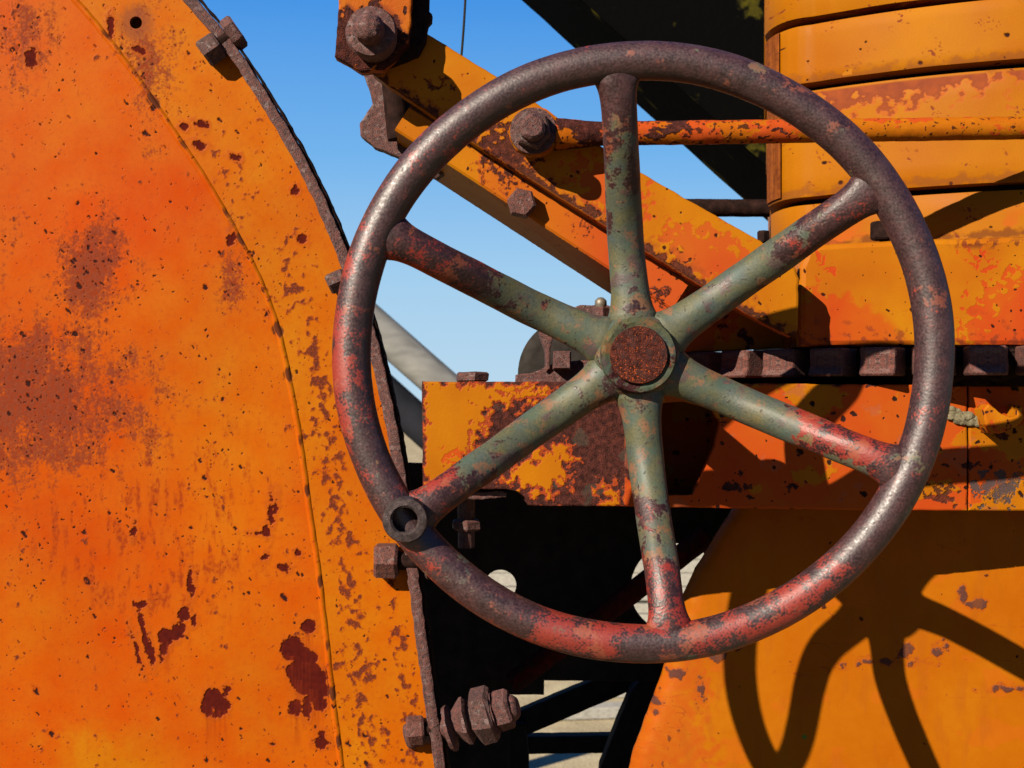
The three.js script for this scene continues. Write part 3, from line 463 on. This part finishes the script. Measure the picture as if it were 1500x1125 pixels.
{
  const EDGEL = [[1092, 735], [1058, 790], [1026, 845], [1006, 890], [994, 950], [975, 1010], [952, 1075], [934, 1125], [905, 1260], [890, 1500]];
  const left = (py) => { let k = 0; while (k < EDGEL.length - 2 && EDGEL[k + 1][1] < py) k++; const a = EDGEL[k], b = EDGEL[k + 1]; return a[0] + (b[0] - a[0]) * clamp((py - a[1]) / (b[1] - a[1])); };
  const at = (off) => (u, v, o) => {                                              // a wide, slightly bulging wall with a rolled side edge
    const y = Y(690, 1.6) - v * 0.85, py = 600 - (y - EYE) / 1.604 * F, wob = 2.5 * fbm(py * 0.06, 3, 4), xl = X(left(py) + wob, 1.62), xr = X(1900, 1.6), x = xl + (xr - xl) * (u < 0.1 ? u * u * 5 + u * 0.5 : u);
    const e = x - xl, q = x - 0.57; o.set(x, y, -(1.592 - 0.17 * q + 0.05 * (y - 1.2) ** 2 + off + 0.016 * Math.exp(-e / 0.006)));
  };
  const uvAt = (u, v) => { const o = new V3(); at(0)(u, v, o); return [(X(750, 1) * 0 + o.x * F / 1.6 + 750 - 880) / 760, (1340 - (600 - (o.y - EYE) * F / 1.6)) / 640]; };
  const g = thing('lower_tank', 'smooth bulging orange tank below the beam, crossed by shadows of the handwheel', 'tank', new V3(X(1300, 1.6), Y(690, 1.6) - 0.85, -1.6));
  part('shell', surface(at(0), 90, 120, uvAt), tankM, g);
  const lip = surface((u, v, o) => at(0.006 * u)(0, v, o), 2, 140, (u, v) => uvAt(0, v)), inside = surface((u, v, o) => at(0.006)(1 - u, v, o), 60, 90);
  part('shell_edge', lip, tankM, g);
  part('inner_wall', uvBox(inside, 0.3), blackM, g);
}

// ---------------------------------------------------------------- link arms, bracket, tie rod
const armM = bake('yellow-orange paint on link arm', 820, 656, (u, v, o) => {
  const px = 470 + u * 750, py = 560 - v * 600, x = px * 0.7, y = py * 0.7, w = fbm(x * 0.1, y * 0.1, 4), lo = fbm(x * 0.012 + 5, y * 0.012, 4), hi = fbm(x * 0.9, y * 0.9, 2);
  set(o, 220 + lo * 18, 132 + lo * 30, 18, 0.48, 0.88 + 0.04 * fbm(x * 0.2, y * 0.2, 3)); grain(o, hi * 12);
  const low = py - (125 + (px - 565) * 0.628);                                    // pixels above (negative) the arm's lower edge
  const qx = px + w * 70, qy = py + fbm(x * 0.1 + 9, y * 0.1 + 44, 4) * 60;
  const red = Math.max(sdPoly(qx, qy, [[960, 330], [1040, 330], [1110, 380], [1090, 420], [1030, 420], [980, 370]]), sdPoly(qx, qy, [[830, 230], [900, 230], [960, 300], [930, 320], [850, 300]]), low > 6 && px > 700 ? 20 : -20); mix(o, 224, 92 + lo * 24, 40, 0.6, 0.75, step(-3, 6, red) * (low > 6 ? 0.35 + 0.6 * step(780, 950, px) : 0.8));
  mix(o, 178, 84, 40, 0.75, 0.7, step(-26, -6, low + w * 40) * step(8, 0, low) * 0.55);
  rust(o, x, y, step(-9, -5, low + w * 34) * step(8, 4, low) * 0.85);
  const sp = Math.max(sdPoly(qx, qy, [[628, 122], [652, 116], [656, 128], [640, 134]]) , sdPoly(qx, qy, [[690, 200], [745, 165], [780, 235], [740, 262], [710, 240]]) - 3, sdPoly(qx, qy, [[980, 372], [1000, 375], [998, 395], [980, 390]]), sdPoly(qx, qy, [[700, 232], [722, 245], [712, 255]]), sdPoly(qx, qy, [[742, 262], [760, 270], [748, 285], [735, 275]]), sdPoly(qx, qy, [[935, 430], [960, 420], [1000, 432], [985, 450], [950, 445]]) - 4, sdPoly(qx, qy, [[845, 320], [870, 330], [862, 348]]));
  mix(o, 176, 74, 34, 0.7, 0.75, step(-4, 0, sp) * 0.6); rust(o, x, y, step(0, 1.5, sp - 2) * 0.9);
  mix(o, 72, 36, 30, 0.85, 0.3, step(0, 0.4, pits(px + w * 6, py + w * 6, 17, 0.22, 0.7, 3.4, 71)));
}, { bump: 0.0016 });
const AD = 1.47;
const uvArm = (q) => uvSheet(q, X(470, AD), Y(560, AD), X(1220, AD) - X(470, AD), Y(-40, AD) - Y(560, AD));
{
  const g = thing('link_arm', 'flat yellow-orange link arm sloping down from the pinned bracket to the gear housing', 'arm', W(870, 250, AD));
  part('bar', uvArm(plate([[560, 8], [622, 46], [725, 110], [940, 253], [1108, 349], [1150, 378], [1166, 392], [1171, 408], [1169, 488], [1160, 493], [1120, 474], [1085, 455], [1020, 415], [880, 328], [700, 214], [600, 146], [545, 108]], AD, 0.026, { rough: 1.0, len: 7, bevel: 0.003 })), armM, g);
  part('bolt', hex(0.0065, 0.012, YA, W(1118, 347, AD + 0.012)), darkRustM, g);
}
{
  const d = 1.492, g = thing('lower_link_bar', 'heavy orange bar with dark underside running just below the link arm', 'bar', W(800, 320, d));
  const a = W(604, 150, d), b = W(1010, 414, d), dir = b.clone().sub(a).normalize(), nrm = new V3(dir.y, -dir.x, 0), n = 60, prof = [[0.0, 0], [0.0315, 0], [0.034, -0.002], [0.041, -0.13], [0, -0.13], [0, 0]];
  const geo = surface((u, v, o) => { const k = Math.min(prof.length - 2, Math.floor(clamp(v, 0, 0.9999) * (prof.length - 1))), t = v * (prof.length - 1) - k, q = prof[k], r = prof[k + 1], w = 0.0006 * fbm(u * 90 + k, 3, 3); o.lerpVectors(a, b, u).addScaledVector(nrm, q[0] + (r[0] - q[0]) * t + (q[0] > 0.01 ? w : 0)); o.z += q[1] + (r[1] - q[1]) * t; }, 140, (prof.length - 1) * 2);
  const bar = toCreasedNormals(geo, 0.5); part('bar', uvArm(bar), armM, g);
  part('gusset_plate', uvArm(plate([[899, 352], [1004, 414], [1004, 436], [985, 456], [899, 470]], d + 0.004, 0.03, { rough: 0.8 })), armM, g);
  part('bolt', hex(0.0155, 0.018, Z, W(764, 298, d - 0.009), 0.3), warmRustM, g, 'rust brown bolt head on the bar');
}
{
  const d = 1.432, g = thing('hanger_bracket', 'vertical strap bracket in orange paint and rust, holding a domed pin', 'bracket', W(550, 100, d));
  const strapM = bake('orange paint over rust on strap', 400, 700, (u, v, o) => {
    const px = 470 + u * 170, py = 120 - v * 298, x = px * 0.67, y = py * 0.67, w = fbm(x * 0.1, y * 0.1, 4), lo = fbm(x * 0.02, y * 0.02, 4);
    set(o, 214 + lo * 20, 112 + lo * 40, 30, 0.55, 0.86 + 0.14 * fbm(x * 0.25, y * 0.25, 3));
    const r = sdPoly(px + w * 40, py + w * 40, [[480, 12], [505, 5], [520, 16], [560, 10], [585, 30], [598, 70], [560, 110], [480, 110]]); mix(o, 150, 70, 44, 0.75, 0.7, step(-8, 2, r) * 0.7); rust(o, x, y, step(0, 3, r), 0.95);
    rust(o, x, y, step(0.2, 0.24, fbm(x * 0.05 + 8, y * 0.05, 4) + w * 0.2));
  }, { bump: 0.0018 });
  part('strap', uvSheet(plate([[503, -190], [604, -190], [602, 30], [598, 62], [562, 101], [528, 104], [490, 82], [494, 40]], d, 0.022, { rough: 0.9, len: 6, bevel: 0.002 }), X(470, d), Y(120, d), X(640, d) - X(470, d), Y(-178, d) - Y(120, d)), strapM, g);
  part('rear_strap', uvBox(plate([[580, -190], [628, -190], [628, 16], [633, 20], [632, 30], [627, 36], [622, 62], [612, 80], [560, 100]], 1.4545, 0.015, { rough: 0.8, len: 6 }), 0.12), darkRustM, g);
  part('clevis_cheek', uvBox(plate([[528, 98], [540, 128], [545, 152], [535, 168], [527, 180], [528, 198], [548, 215], [582, 229], [640, 262], [668, 240], [655, 180], [600, 90]], 1.55, 0.02, { rough: 1.2, len: 6 }), 0.12), rustM, g, 'rust brown rear cheek of the bracket');
  part('spacer', uvBox(round([[0, -0.036], [0.0125, -0.036], [0.0125, 0.036], [0, 0.036]].reverse(), new V3(-0.1, 1, 0), W(580, 155, 1.535), 0.0004, 30), 0.2), darkRustM, g);
  const pin = part('pin', round([[0, -0.05], [0.0148, -0.05], [0.0150, 0.003], [0.0140, 0.009], [0.011, 0.0145], [0.006, 0.018], [0, 0.019]].reverse(), Z, W(541, 43, d - 0.04), 0.0007, 40), rustM, g);
  part('washer', round([[0.0, -0.03], [0.023, -0.03], [0.0255, -0.003], [0.024, 0.003], [0.012, 0.005], [0, 0.005]].reverse(), Z, W(543, 46, d - 0.03), 0.0012, 44), rustM, pin);
}
const rodM = bake('yellow paint and rust on rod', 1200, 160, (u, v, o) => {
  const x = u * 700, y = v * 80, c = Math.cos(v * 6.2832), s = Math.sin(v * 6.2832), w = fbm3(x * 0.08, c * 1.1, s * 1.1, 4), lo = fbm3(x * 0.02, c * 0.5, s * 0.5 + 5, 4), hi = fbm3(x * 0.8, c * 9, s * 9, 2);
  set(o, 218 + lo * 20, 122 + lo * 40, 20, 0.48, 0.88); grain(o, hi * 14); mix(o, 222, 92, 34, 0.6, 0.78, step(0, 0.06, lo + w * 0.4 - 0.16 + 0.3 * step(320, 150, x)));
  const k = step(0, 0.03, fbm3(x * 0.03 + 4, c * 0.7, s * 0.7, 4) + w * 0.3 - 0.36 + 0.4 * step(210, 90, x)); rust(o, x, y, k);
  mix(o, 74, 36, 30, 0.85, 0.4, step(0.12, 0.2, fbm3(x * 0.2, c * 2.4, s * 2.4 + 30, 3) - 0.12 * step(150, 300, x)) * 0.8);
}, { bump: 0.0012 });
{
  const d = 1.445, g = thing('tie_rod', 'long horizontal round tie rod in orange paint bolted to the link arm', 'rod', W(1150, 190, d));
  const a = W(812, 197, d), b = W(1820, 183, d + 0.05);
  part('bar', rod(line(a, b), (t) => 0.0122 + 0.004 * step(0.07, 0, t) - 0.0006 * t, 260, 28, 0.0011, 60), rodM, g);
  part('eye', round([[0.012, -0.012], [0.024, -0.011], [0.0255, 0], [0.024, 0.011], [0.012, 0.012]].reverse(), Z, W(783, 194, d), 0.001, 44), orangeM, g);
  const nut = part('nut', hex(0.0195, 0.018, Z, W(780, 190, d - 0.021), 0.25), greyRustM, g);
  part('washer', round([[0, -0.003], [0.0232, -0.003], [0.0232, 0.003], [0, 0.003]].reverse(), Z, W(781, 192, d - 0.012), 0.001, 36), rustM, nut);
  part('bolt_end', round([[0, -0.03], [0.0125, -0.03], [0.0125, 0.008], [0.0095, 0.0115], [0, 0.012]].reverse(), Z, W(780, 188, d - 0.034), 0.001, 30), rustM, nut);
}
solo('cross_rod', uvBox(rod(line(W(985, 304, 1.93), W(1260, 306, 1.93)), capped(0.0118), 60, 18, 0.0006), 0.14), darkRustM, 'thin dark rusty rod between the link arm and the ribbed drum', 'rod');
solo('wire', rod((t, o) => o.copy(W(684 - 2 * t - 7 * t * t, -80 + 172 * t, 1.62)), () => 0.0014, 40, 8), blackM, 'thin black wire hanging down behind the sloping link arm', 'wire');
solo('rear_frame_plate', uvBox(plate([[925, 392], [1170, 392], [1170, 508], [1060, 514], [925, 518]], 1.625, 0.02, { rough: 0.6 }), 0.4), orangeM, 'shaded orange plate behind the lower end of the link arm', 'plate');
const boomM = bake('black and olive boom paint', 512, 512, (u, v, o) => {
  const x = u * 900, y = v * 900, a = fbm(x * 0.012, y * 0.012, 5), b = fbm(x * 0.1, y * 0.1, 4); set(o, 10 + b * 5, 10 + b * 5, 9 + b * 3, 0.85, 0.5 + b * 0.4); mix(o, 84 + b * 40, 78 + b * 40, 24, 0.8, 0.6, step(0.27, 0.36, a));
}, { bump: 0.001, specularIntensity: 0.03 });
solo('boom', uvBox(plate([[845, -5], [1136, 256], [1240, 350], [1420, 350], [1420, -560], [360, -560], [250, -540]], 2.3, 0.3, { rough: 1, len: 30, bevel: 0.006 }), 0.9), boomM, 'broad black boom slanting across the sky behind the ribbed drum', 'boom');

// ---------------------------------------------------------------- bearing and pulley on the beam
{
  const g = thing('bearing_block', 'rust brown bearing block on top of the beam beside the wheel hub', 'bearing', W(815, 556, 1.56));
  part('base', uvBox(plate([[755, 562], [755, 549], [772, 547], [790, 543], [803, 536], [815, 530], [850, 528], [900, 528], [900, 562]], 1.535, 0.09, { rough: 1.2, len: 5 }), 0.12), rustM, g);
  part('web_plate', uvBox(plate([[790, 486], [812, 490], [806, 512], [806, 540], [800, 545], [799, 515]], 1.53, 0.05, { rough: 0.6, len: 6 }), 0.12), rustM, g);
  part('nut', hex(0.0135, 0.02, Z, W(823, 528, 1.527), 0.785, 4), rustM, g);
  part('cap_plate', uvBox(plate([[836, 452], [850, 447], [886, 446], [905, 452], [905, 480], [836, 480]], 1.56, 0.06, { rough: 1, len: 5 }), 0.12), rustM, g);
  const nip = part('grease_fitting', hex(0.0098, 0.012, YA, W(880, 458, 1.535), 0.2), rustM, g);
  const brass = new THREE.MeshStandardMaterial({ color: new THREE.Color().setRGB(0.07, 0.06, 0.045), roughness: 0.55, metalness: 0.5 }); brass.name = 'dull brass';
  part('nipple', turned([[0, -0.012], [0.0042, -0.012], [0.0042, -0.003], [0.0066, 0], [0.0062, 0.005], [0.003, 0.008], [0, 0.0085]].reverse(), 24, YA, W(880, 447, 1.535)), brass, nip);
}
solo('pulley', uvBox(turned([[0, -0.02], [0.052, -0.02], [0.066, -0.018], [0.066, 0.018], [0.052, 0.02], [0.02, 0.02], [0, 0.022]].reverse(), 60, Z, W(842, 548, 1.66)), 0.2), blackM, 'round black pulley wheel rising behind the bearing block', 'pulley');

// ---------------------------------------------------------------- dark underframe
solo('perforated_plate', uvBox(plate([[560, 677], [1140, 690], [1140, 1000], [797, 997], [797, 1018], [746, 1018], [746, 1900], [560, 1900]], 1.86, 0.012, { rough: 0.5, len: 14, holes: [[733, 858, 25], [990, 862, 68]] }), 0.3), blackM, 'black underframe plate with round holes below the beam', 'plate');
solo('brace_rod', uvBox(rod(line(W(748, 1003, 1.8), W(1042, 780, 1.74)), capped(0.0135), 80, 20, 0.0008), 0.16), redM, 'dull red slanting brace rod under the beam', 'rod');
{
  const bar = (pts, d, t) => uvBox(plate(pts, d, t, { rough: 0.5, len: 14, bevel: 0.003 }), 0.3);
  solo('underframe_brace', bar([[744, 1062], [760, 1043], [985, 948], [1010, 975], [925, 1012], [762, 1082]], 1.95, 0.03), blackM, 'black slanting brace bar crossing the sandy opening at the bottom', 'brace');
  solo('underframe_crossbar', bar([[740, 1080], [930, 1078], [930, 1103], [740, 1106]], 2.0, 0.03), blackM, 'black level crossbar low under the slanting brace', 'crossbar');
  solo('underframe_upright', bar([[1000, 930], [960, 972], [926, 1010], [905, 1060], [880, 1125], [820, 1900], [1000, 1900], [1040, 930]], 1.9, 0.04), blackM, 'thick black upright beside the edge of the orange tank', 'upright');
  solo('underframe_post', bar([[745, 1060], [770, 1060], [775, 1110], [778, 1900], [745, 1900]], 1.93, 0.03), blackM, 'narrow black upright post beside the big threaded bolt', 'post');
}

// ---------------------------------------------------------------- big adjusting bolt
{
  const d = 1.492, g = thing('adjusting_bolt', 'thick rusty threaded bolt stacked with cone, hex nut and lock nut beside the guard', 'bolt', W(700, 1050, d)), ax = new V3(1, 0.3, 0.12).normalize(), base = W(702, 1050, d), k = d / F;
  const at = (s) => base.clone().addScaledVector(ax, s * k);
  part('washer', round([[0, -0.002], [0.024, -0.002], [0.0245, 0.002], [0.012, 0.005], [0, 0.005]].reverse(), ax, W(659, 1067, d), 0.0012, 40), rustM, g);
  part('cone_nut', flat(uvBox(turned([[0, -0.013], [0.012, -0.012], [0.0255, 0.002], [0.0258, 0.005], [0.021, 0.007], [0, 0.007]].reverse(), 7, ax, at(-24), 0.2), 0.12)), rustM, g);
  part('hex_nut', hex(0.0300, 0.021, ax, at(8), 0.15), greyRustM, g);
  part('lock_nut', hex(0.0215, 0.018, ax, at(37), 0.4), rustM, g);
  part('lock_washer', round([[0, -0.0015], [0.0215, -0.0015], [0.0215, 0.0015], [0, 0.0015]].reverse(), ax, at(23), 0.0008, 36), rustM, g);
  const n = 26, prof = [[0, -0.08]]; for (let i = 0; i <= n; i++) prof.push([0.0125 + (i % 2) * 0.0018, -0.08 + i * 0.0046]); prof.push([0.009, 0.043], [0, 0.043]);
  part('threaded_shank', uvBox(turned(prof.reverse(), 30, ax, at(0)), 0.1), rustM, g);
}

// ---------------------------------------------------------------- handwheel
{
  const RD = 1.2, c = W(942, 516, RD), RR = 427 * RD / F, TR = 28.4 * RD / F, HD = 1.272, hub = W(932, 522, HD);
  const g = thing('handwheel', 'large cast iron six-spoke handwheel with worn green, red and rusty paint', 'handwheel', hub);
  // paint and rust of the casting at a world point; hubness = 1 at the hub, 0 at the rim
  const cast = (o, p, hubness, redness, green) => {
    const x = p.x * 1000, y = p.y * 1000, z = p.z * 1000, lo = fbm3(x * 0.018, y * 0.018, z * 0.018, 3), w = fbm3(x * 0.1, y * 0.1, z * 0.1, 4), hi = fbm3(x * 0.5, y * 0.5, z * 0.5, 3), f = lo * 0.75 + w * 0.4 + hi * 0.42;
    set(o, 76 + w * 40 + hi * 46, 43 + w * 26 + hi * 32, 44 + w * 26 + hi * 32, 0.5 + hi * 0.3, 0.5 + w * 0.1 + hi * 0.3);    // bare purple-brown iron
    mix(o, 104, 80, 80, 0.44, 0.6, step(0.0, 0.3, fbm3(x * 0.06 + 30, y * 0.06, z * 0.06, 3) + hi * 0.3) * 0.4);
    const rd = step(-0.06, 0.07, f + redness - 0.34); mix(o, 178 + lo * 40 + hi * 30, 52 + lo * 26 + hi * 16, 40, 0.48, 0.56 + hi * 0.2, rd * 0.85);   // red primer
    const og = step(-0.05, 0.08, fbm3(x * 0.04 + 9, y * 0.04, z * 0.04 + 3, 4) + w * 0.25 + hi * 0.25 + hubness * 0.16 + redness * 0.25 - 0.34); mix(o, 180, 92, 56, 0.58, 0.65, og * 0.7);
    const gr = step(-0.08, 0.09, green + fbm3(x * 0.03 + 50, y * 0.03 + 8, z * 0.03, 4) * 1.5 + w * 0.6 + hi * 0.3 - 0.5), t = fbm3(x * 0.05 + 80, y * 0.05, z * 0.05, 3);
    mix(o, 102 + t * 44 + hi * 26, 112 + t * 16 + hi * 22, 88 - t * 34 + hi * 18, 0.56, 0.7 + hi * 0.16, gr * 0.9);
    mix(o, 84, 110, 98, 0.55, 0.75, gr * step(0.1, 0.3, fbm3(x * 0.04, y * 0.04 + 60, z * 0.04, 3)) * 0.55);
    const chip = step(0.2, 0.32, fbm3(x * 0.045 + 20, y * 0.045 + 33, z * 0.045, 4) + w * 0.2 + hi * 0.25); mix(o, 100 + hi * 40, 78 + hi * 32, 78 + hi * 32, 0.5, 0.5 + hi * 0.4, gr * chip * 0.8);
    mix(o, 178, 106, 70, 0.62, 0.68, gr * step(0.1, 0.3, fbm3(x * 0.05 + 70, y * 0.05 + 3, z * 0.05 + 12, 4) + w * 0.2 + hi * 0.3) * 0.62);
    mix(o, 56, 46, 42, 0.8, 0.2, step(0.26, 0.36, fbm3(x * 0.26 + 11, y * 0.26, z * 0.26, 2)) * 0.5);
  };
  const rimAt = (u, v, o) => { const a = u * 2 * Math.PI, b = v * 2 * Math.PI, w = 1 + 0.03 * n3(Math.cos(a) * 4, Math.sin(a) * 4, 3), r = TR * w + 0.0002 * fbm3(Math.cos(a) * 40, Math.sin(a) * 40, b, 2); const rr = RR + 0.0012 * n2(Math.cos(a) * 2 + 9, Math.sin(a) * 2) + r * Math.cos(b); return o.set(c.x + rr * Math.cos(a), c.y + rr * Math.sin(a), c.z + r * Math.sin(b)); };
  const P = new V3();
  // how much red and green paint is left round the rim, by angle in degrees
  const bump = (a, m, s) => Math.exp(-(((((a - m + 540) % 360) - 180) / s) ** 2));
  const rimRed = (a, out) => -0.03 + 0.03 * bump(a, 275, 40) + 0.34 * bump(a, 262, 26) + 0.2 * bump(a, 300, 22) + 0.24 * bump(a, 186, 30) * (out > 0.3 ? 1 : 0.3) + 0.12 * bump(a, 150, 40) + 0.05 * bump(a, 320, 30);
  const rimGreen = (a, out) => -0.16 + 0.42 * bump(a, 38, 3) * (out < 0.3 ? 1 : 0) + 0.34 * bump(a, 208, 9) + 0.3 * bump(a, 334, 7) + 0.26 * bump(a, 276, 6) + 0.2 * bump(a, 225, 8);
  const rimM = bake('worn cast iron rim', 2048, 200, (u, v, o) => {
    rimAt(u, v, P); const a = u * 360, out = Math.cos(v * 2 * Math.PI);
    cast(o, P, 0, rimRed(a, out), rimGreen(a, out));
  }, { bump: 0.0006, metalness: 0.02, specularIntensity: 0.75 });
  part('rim', surface(rimAt, 480, 40), rimM, g);
  const zHub = hub.z, SP = [95.4, 155.4, 215.4, 275.4, 335.4, 35.4];
  // per spoke: how far out the green reaches and how red the outer part is
  const look = [[0.62, 0.12], [0.5, 0.26], [0.66, 0.32], [0.62, 0.36], [0.6, 0.34], [0.62, 0.2]];
  SP.forEach((deg, k) => {
    const a = deg * Math.PI / 180, ca = Math.cos(a), sa = Math.sin(a), r0 = 0.012, r1 = RR, bow = (t) => step(0.28, 0.98, t);
    const at = (u, v, o) => {
      const t = clamp(u), r = r0 + (r1 - r0) * t, z = zHub + (c.z - zHub) * bow(t), dz = (c.z - zHub) / (r1 - r0) * (bow(t + 0.01) - bow(t - 0.01)) / 0.02, len = Math.hypot(1, dz);
      const rimGap = (1 - t) * (r1 - r0) - TR, hubGap = r - 0.036, flare = 0.0046 * Math.exp(-Math.max(0, rimGap) / 0.0075), fh = 0.0055 * Math.exp(-Math.max(0, hubGap) / 0.011);
      const R = 0.0168 - 0.0022 * t, b = v * 2 * Math.PI, across = (R + flare + fh) * Math.cos(b), deep = (R * (0.92 - 0.16 * step(0.72, 0.96, t)) + flare * 0.1 + fh * 0.2) * Math.sin(b), w = 1 + 0.05 * n3(r * 30 + k * 9, Math.cos(b) * 1.2, Math.sin(b) * 1.2);
      const x = c.x + ca * (r - deep * w * dz / len) - sa * across * w, y = c.y + sa * (r - deep * w * dz / len) + ca * across * w; return o.set(x + (hub.x - c.x) * (1 - t), y + (hub.y - c.y) * (1 - t), z + deep * w / len);
    };
    const [gr, rd] = look[k];
    const m = bake('worn cast iron spoke', 420, 200, (u, v, o) => { at(u, v, P); const e = step(0.84, 0.95, u + 0.03 * n2(v * 6, k)), r = rd * step(0.25, 0.8, u) + 0.04, q = 0.95 - 1.15 * step(gr - 0.25, gr + 0.45, u); cast(o, P, (1 - u) * (1 - e), r + (rimRed(deg, 0) - r) * e, q + (rimGreen(deg, 0) - q) * e); }, { bump: 0.0007, specularIntensity: 0.45 });
    part('spoke', surface(at, 90, 40), m, g);
  });
  const hubM = bake('green hub paint', 288, 288, (u, v, o) => { P.set(hub.x + (u - 0.5) * 0.16, hub.y + (v - 0.5) * 0.16, hub.z); cast(o, P, 1, 0.02, 0.9); }, { bump: 0.0009, specularIntensity: 0.4 });
  const uvHub = (q) => uvSheet(q, hub.x - 0.08, hub.y - 0.08, 0.16, 0.16);
  const body = turned([[0, -0.05], [0.034, -0.05], [0.036, -0.02], [0.0385, -0.006], [0.0385, 0.006], [0.0365, 0.0125], [0.034, 0.0155], [0, 0.0165]].reverse(), 80, Z, hub);
  const h = part('hub', uvHub(toCreasedNormals(lump(body, 0.0006, 60), 0.8)), hubM, g);
  const ringM = bake('worn hub ring', 224, 224, (u, v, o) => { P.set(hub.x + (u - 0.5) * 0.16, hub.y + (v - 0.5) * 0.16, hub.z + 0.02); cast(o, P, 0.5, 0.0, 0.86); }, { bump: 0.001, metalness: 0.08 });
  part('hub_ring', uvHub(toCreasedNormals(lump(turned([[0, 0.01], [0.0335, 0.01], [0.0335, 0.0225], [0.032, 0.025], [0.029, 0.0258], [0.0262, 0.0245], [0, 0.0242]].reverse(), 80, Z, hub), 0.0005, 90), 0.7)), ringM, h);
  const capM = bake('red rusted shaft end', 256, 256, (u, v, o) => {
    const x = u * 60, y = v * 60; set(o, 88, 46, 38, 0.75, 0.5); rust(o, x + 400, y + 90, 1, 1.1); mix(o, 196, 92, 44, 0.8, 0.7, step(0.2, 0.3, fbm(x * 0.42, y * 0.55, 3) + 0.16 * fbm(x * 0.06, y * 0.06, 2) + 0.1 * step(30, 10, y)));
    mix(o, 78, 56, 56, 0.6, 0.5, step(0.0, 0.25, fbm(x * 0.08 + 5, y * 0.08, 3)) * 0.5);
  }, { bump: 0.0015, metalness: 0.1 });
  part('shaft_end', uvSheet(toCreasedNormals(lump(turned([[0, 0.02], [0.0252, 0.02], [0.0252, 0.0265], [0.0244, 0.0285], [0.012, 0.0292], [0, 0.0288]].reverse(), 64, Z, hub), 0.0004, 140), 0.7), hub.x - 0.026, hub.y - 0.026, 0.052, 0.052), capM, h, 'round rusty shaft end in the hub');
  part('shaft', uvBox(turned([[0, -0.3], [0.02, -0.3], [0.02, -0.04], [0, -0.04]].reverse(), 40, Z, hub), 0.1), darkRustM, g);
  const bp = W(593, 762, 1.172), bo = part('handle_boss', round([[0.0108, -0.03], [0.0185, -0.03], [0.0188, -0.004], [0.0178, 0], [0.0122, 0.0008], [0.0104, -0.001], [0.0104, -0.03]].reverse(), Z, bp, 0.0003, 56), bake('dark worn iron', 256, 256, (u, v, o) => { const x = u * 120, y = v * 120, a = fbm(x * 0.2, y * 0.2, 4), b = fbm(x * 1.1, y * 1.1, 2); set(o, 92 + a * 50 + b * 24, 80 + a * 46 + b * 22, 80 + a * 46 + b * 22, 0.48, 0.5 + b * 0.4); }, { bump: 0.0008, metalness: 0.25 }), g, 'round grey boss with a hole for the missing handle');
  part('hole_bottom', round([[0, -0.026], [0.0106, -0.026], [0.0106, -0.0165], [0.003, -0.0155], [0.0022, -0.02], [0, -0.02]].reverse(), Z, bp, 0.0002, 30), rustM, bo);
}

// ---------------------------------------------------------------- things far behind the machine
const boardM = bake('weathered grey board', 512, 128, (u, v, o) => { const x = u * 60, y = v * 40, a = fbm(x * 0.25, y * 2.2, 5); set(o, 212 + a * 60, 208 + a * 58, 196 + a * 52, 0.9, 0.5 + a * 0.5); }, { bump: 0.003 });
{
  const one = (px0, px1, d, y, h, depth, turn, label, group, tilt = 0) => {
    const w = X(px1, d) - X(px0, d), b = new RoundedBoxGeometry(w, h, depth, 2, 0.006), g = uvBox(b, 0.5), m = new THREE.Mesh(g, boardM);
    m.name = numbered('weathered_board'); m.position.set((X(px0, d) + X(px1, d)) / 2, y, -d); m.rotation.set(0, turn, tilt); m.userData = { label, category: 'board' }; if (group) m.userData.group = group; scene.add(m);
  };
  for (let k = 0; k < 8; k++) one(600 + 9 * hash(k, 1, 2), 1150 + 20 * hash(k, 3, 2), 10 + 0.06 * hash(k, 5, 5), 0.045 + k * 0.093, 0.09, 0.3, 0.01 * (hash(k, 7, 7) - 0.5), 'pale weathered board in the stack seen through the underframe holes', 'stacked boards behind the machine');
  one(800, 960, 7.0, 0.03, 0.055, 0.14, 0.16, 'grey board lying on the sand seen under the black brace');
  one(850, 990, 7.5, 0.025, 0.05, 0.1, 0.1, 'narrow grey board lying flat on the sand behind the wider one');
}
{
  const grey = bake('grey weathered timber', 256, 128, (u, v, o) => { const a = fbm(u * 8, v * 30, 4); set(o, 172 + a * 40, 172 + a * 40, 168 + a * 38, 0.85, 0.5 + a * 0.3); }, { bump: 0.003 });
  const dark = bake('dark blue-grey iron', 128, 128, (u, v, o) => { const a = fbm(u * 8, v * 8, 4) * 14; set(o, 52 + a, 54 + a, 62 + a, 0.7, 0.5); }, { bump: 0.001 });
  const d = 5, g = thing('sloping_pole', 'grey sloping pole with a dark lower rail in the distance beside the guard', 'pole', W(430, 1230, d));
  part('upper_rail', uvBox(rod(line(W(250, 215, d), W(720, 628, d)), capped(0.062), 60, 24), 0.8), grey, g);
  part('lower_rail', uvBox(rod(line(W(250, 292, d + 0.05), W(716, 712, d + 0.05)), capped(0.062), 60, 24), 0.8), dark, g);
  part('post', uvBox(rod(line(W(400, 400, d + 0.02), W(400, 1230, d + 0.02)), capped(0.06), 30, 20), 0.8), dark, g);
}

scene.traverse((o) => { if (o.isMesh) { o.castShadow = true; o.receiveShadow = true; } });
renderer.render(scene, camera);
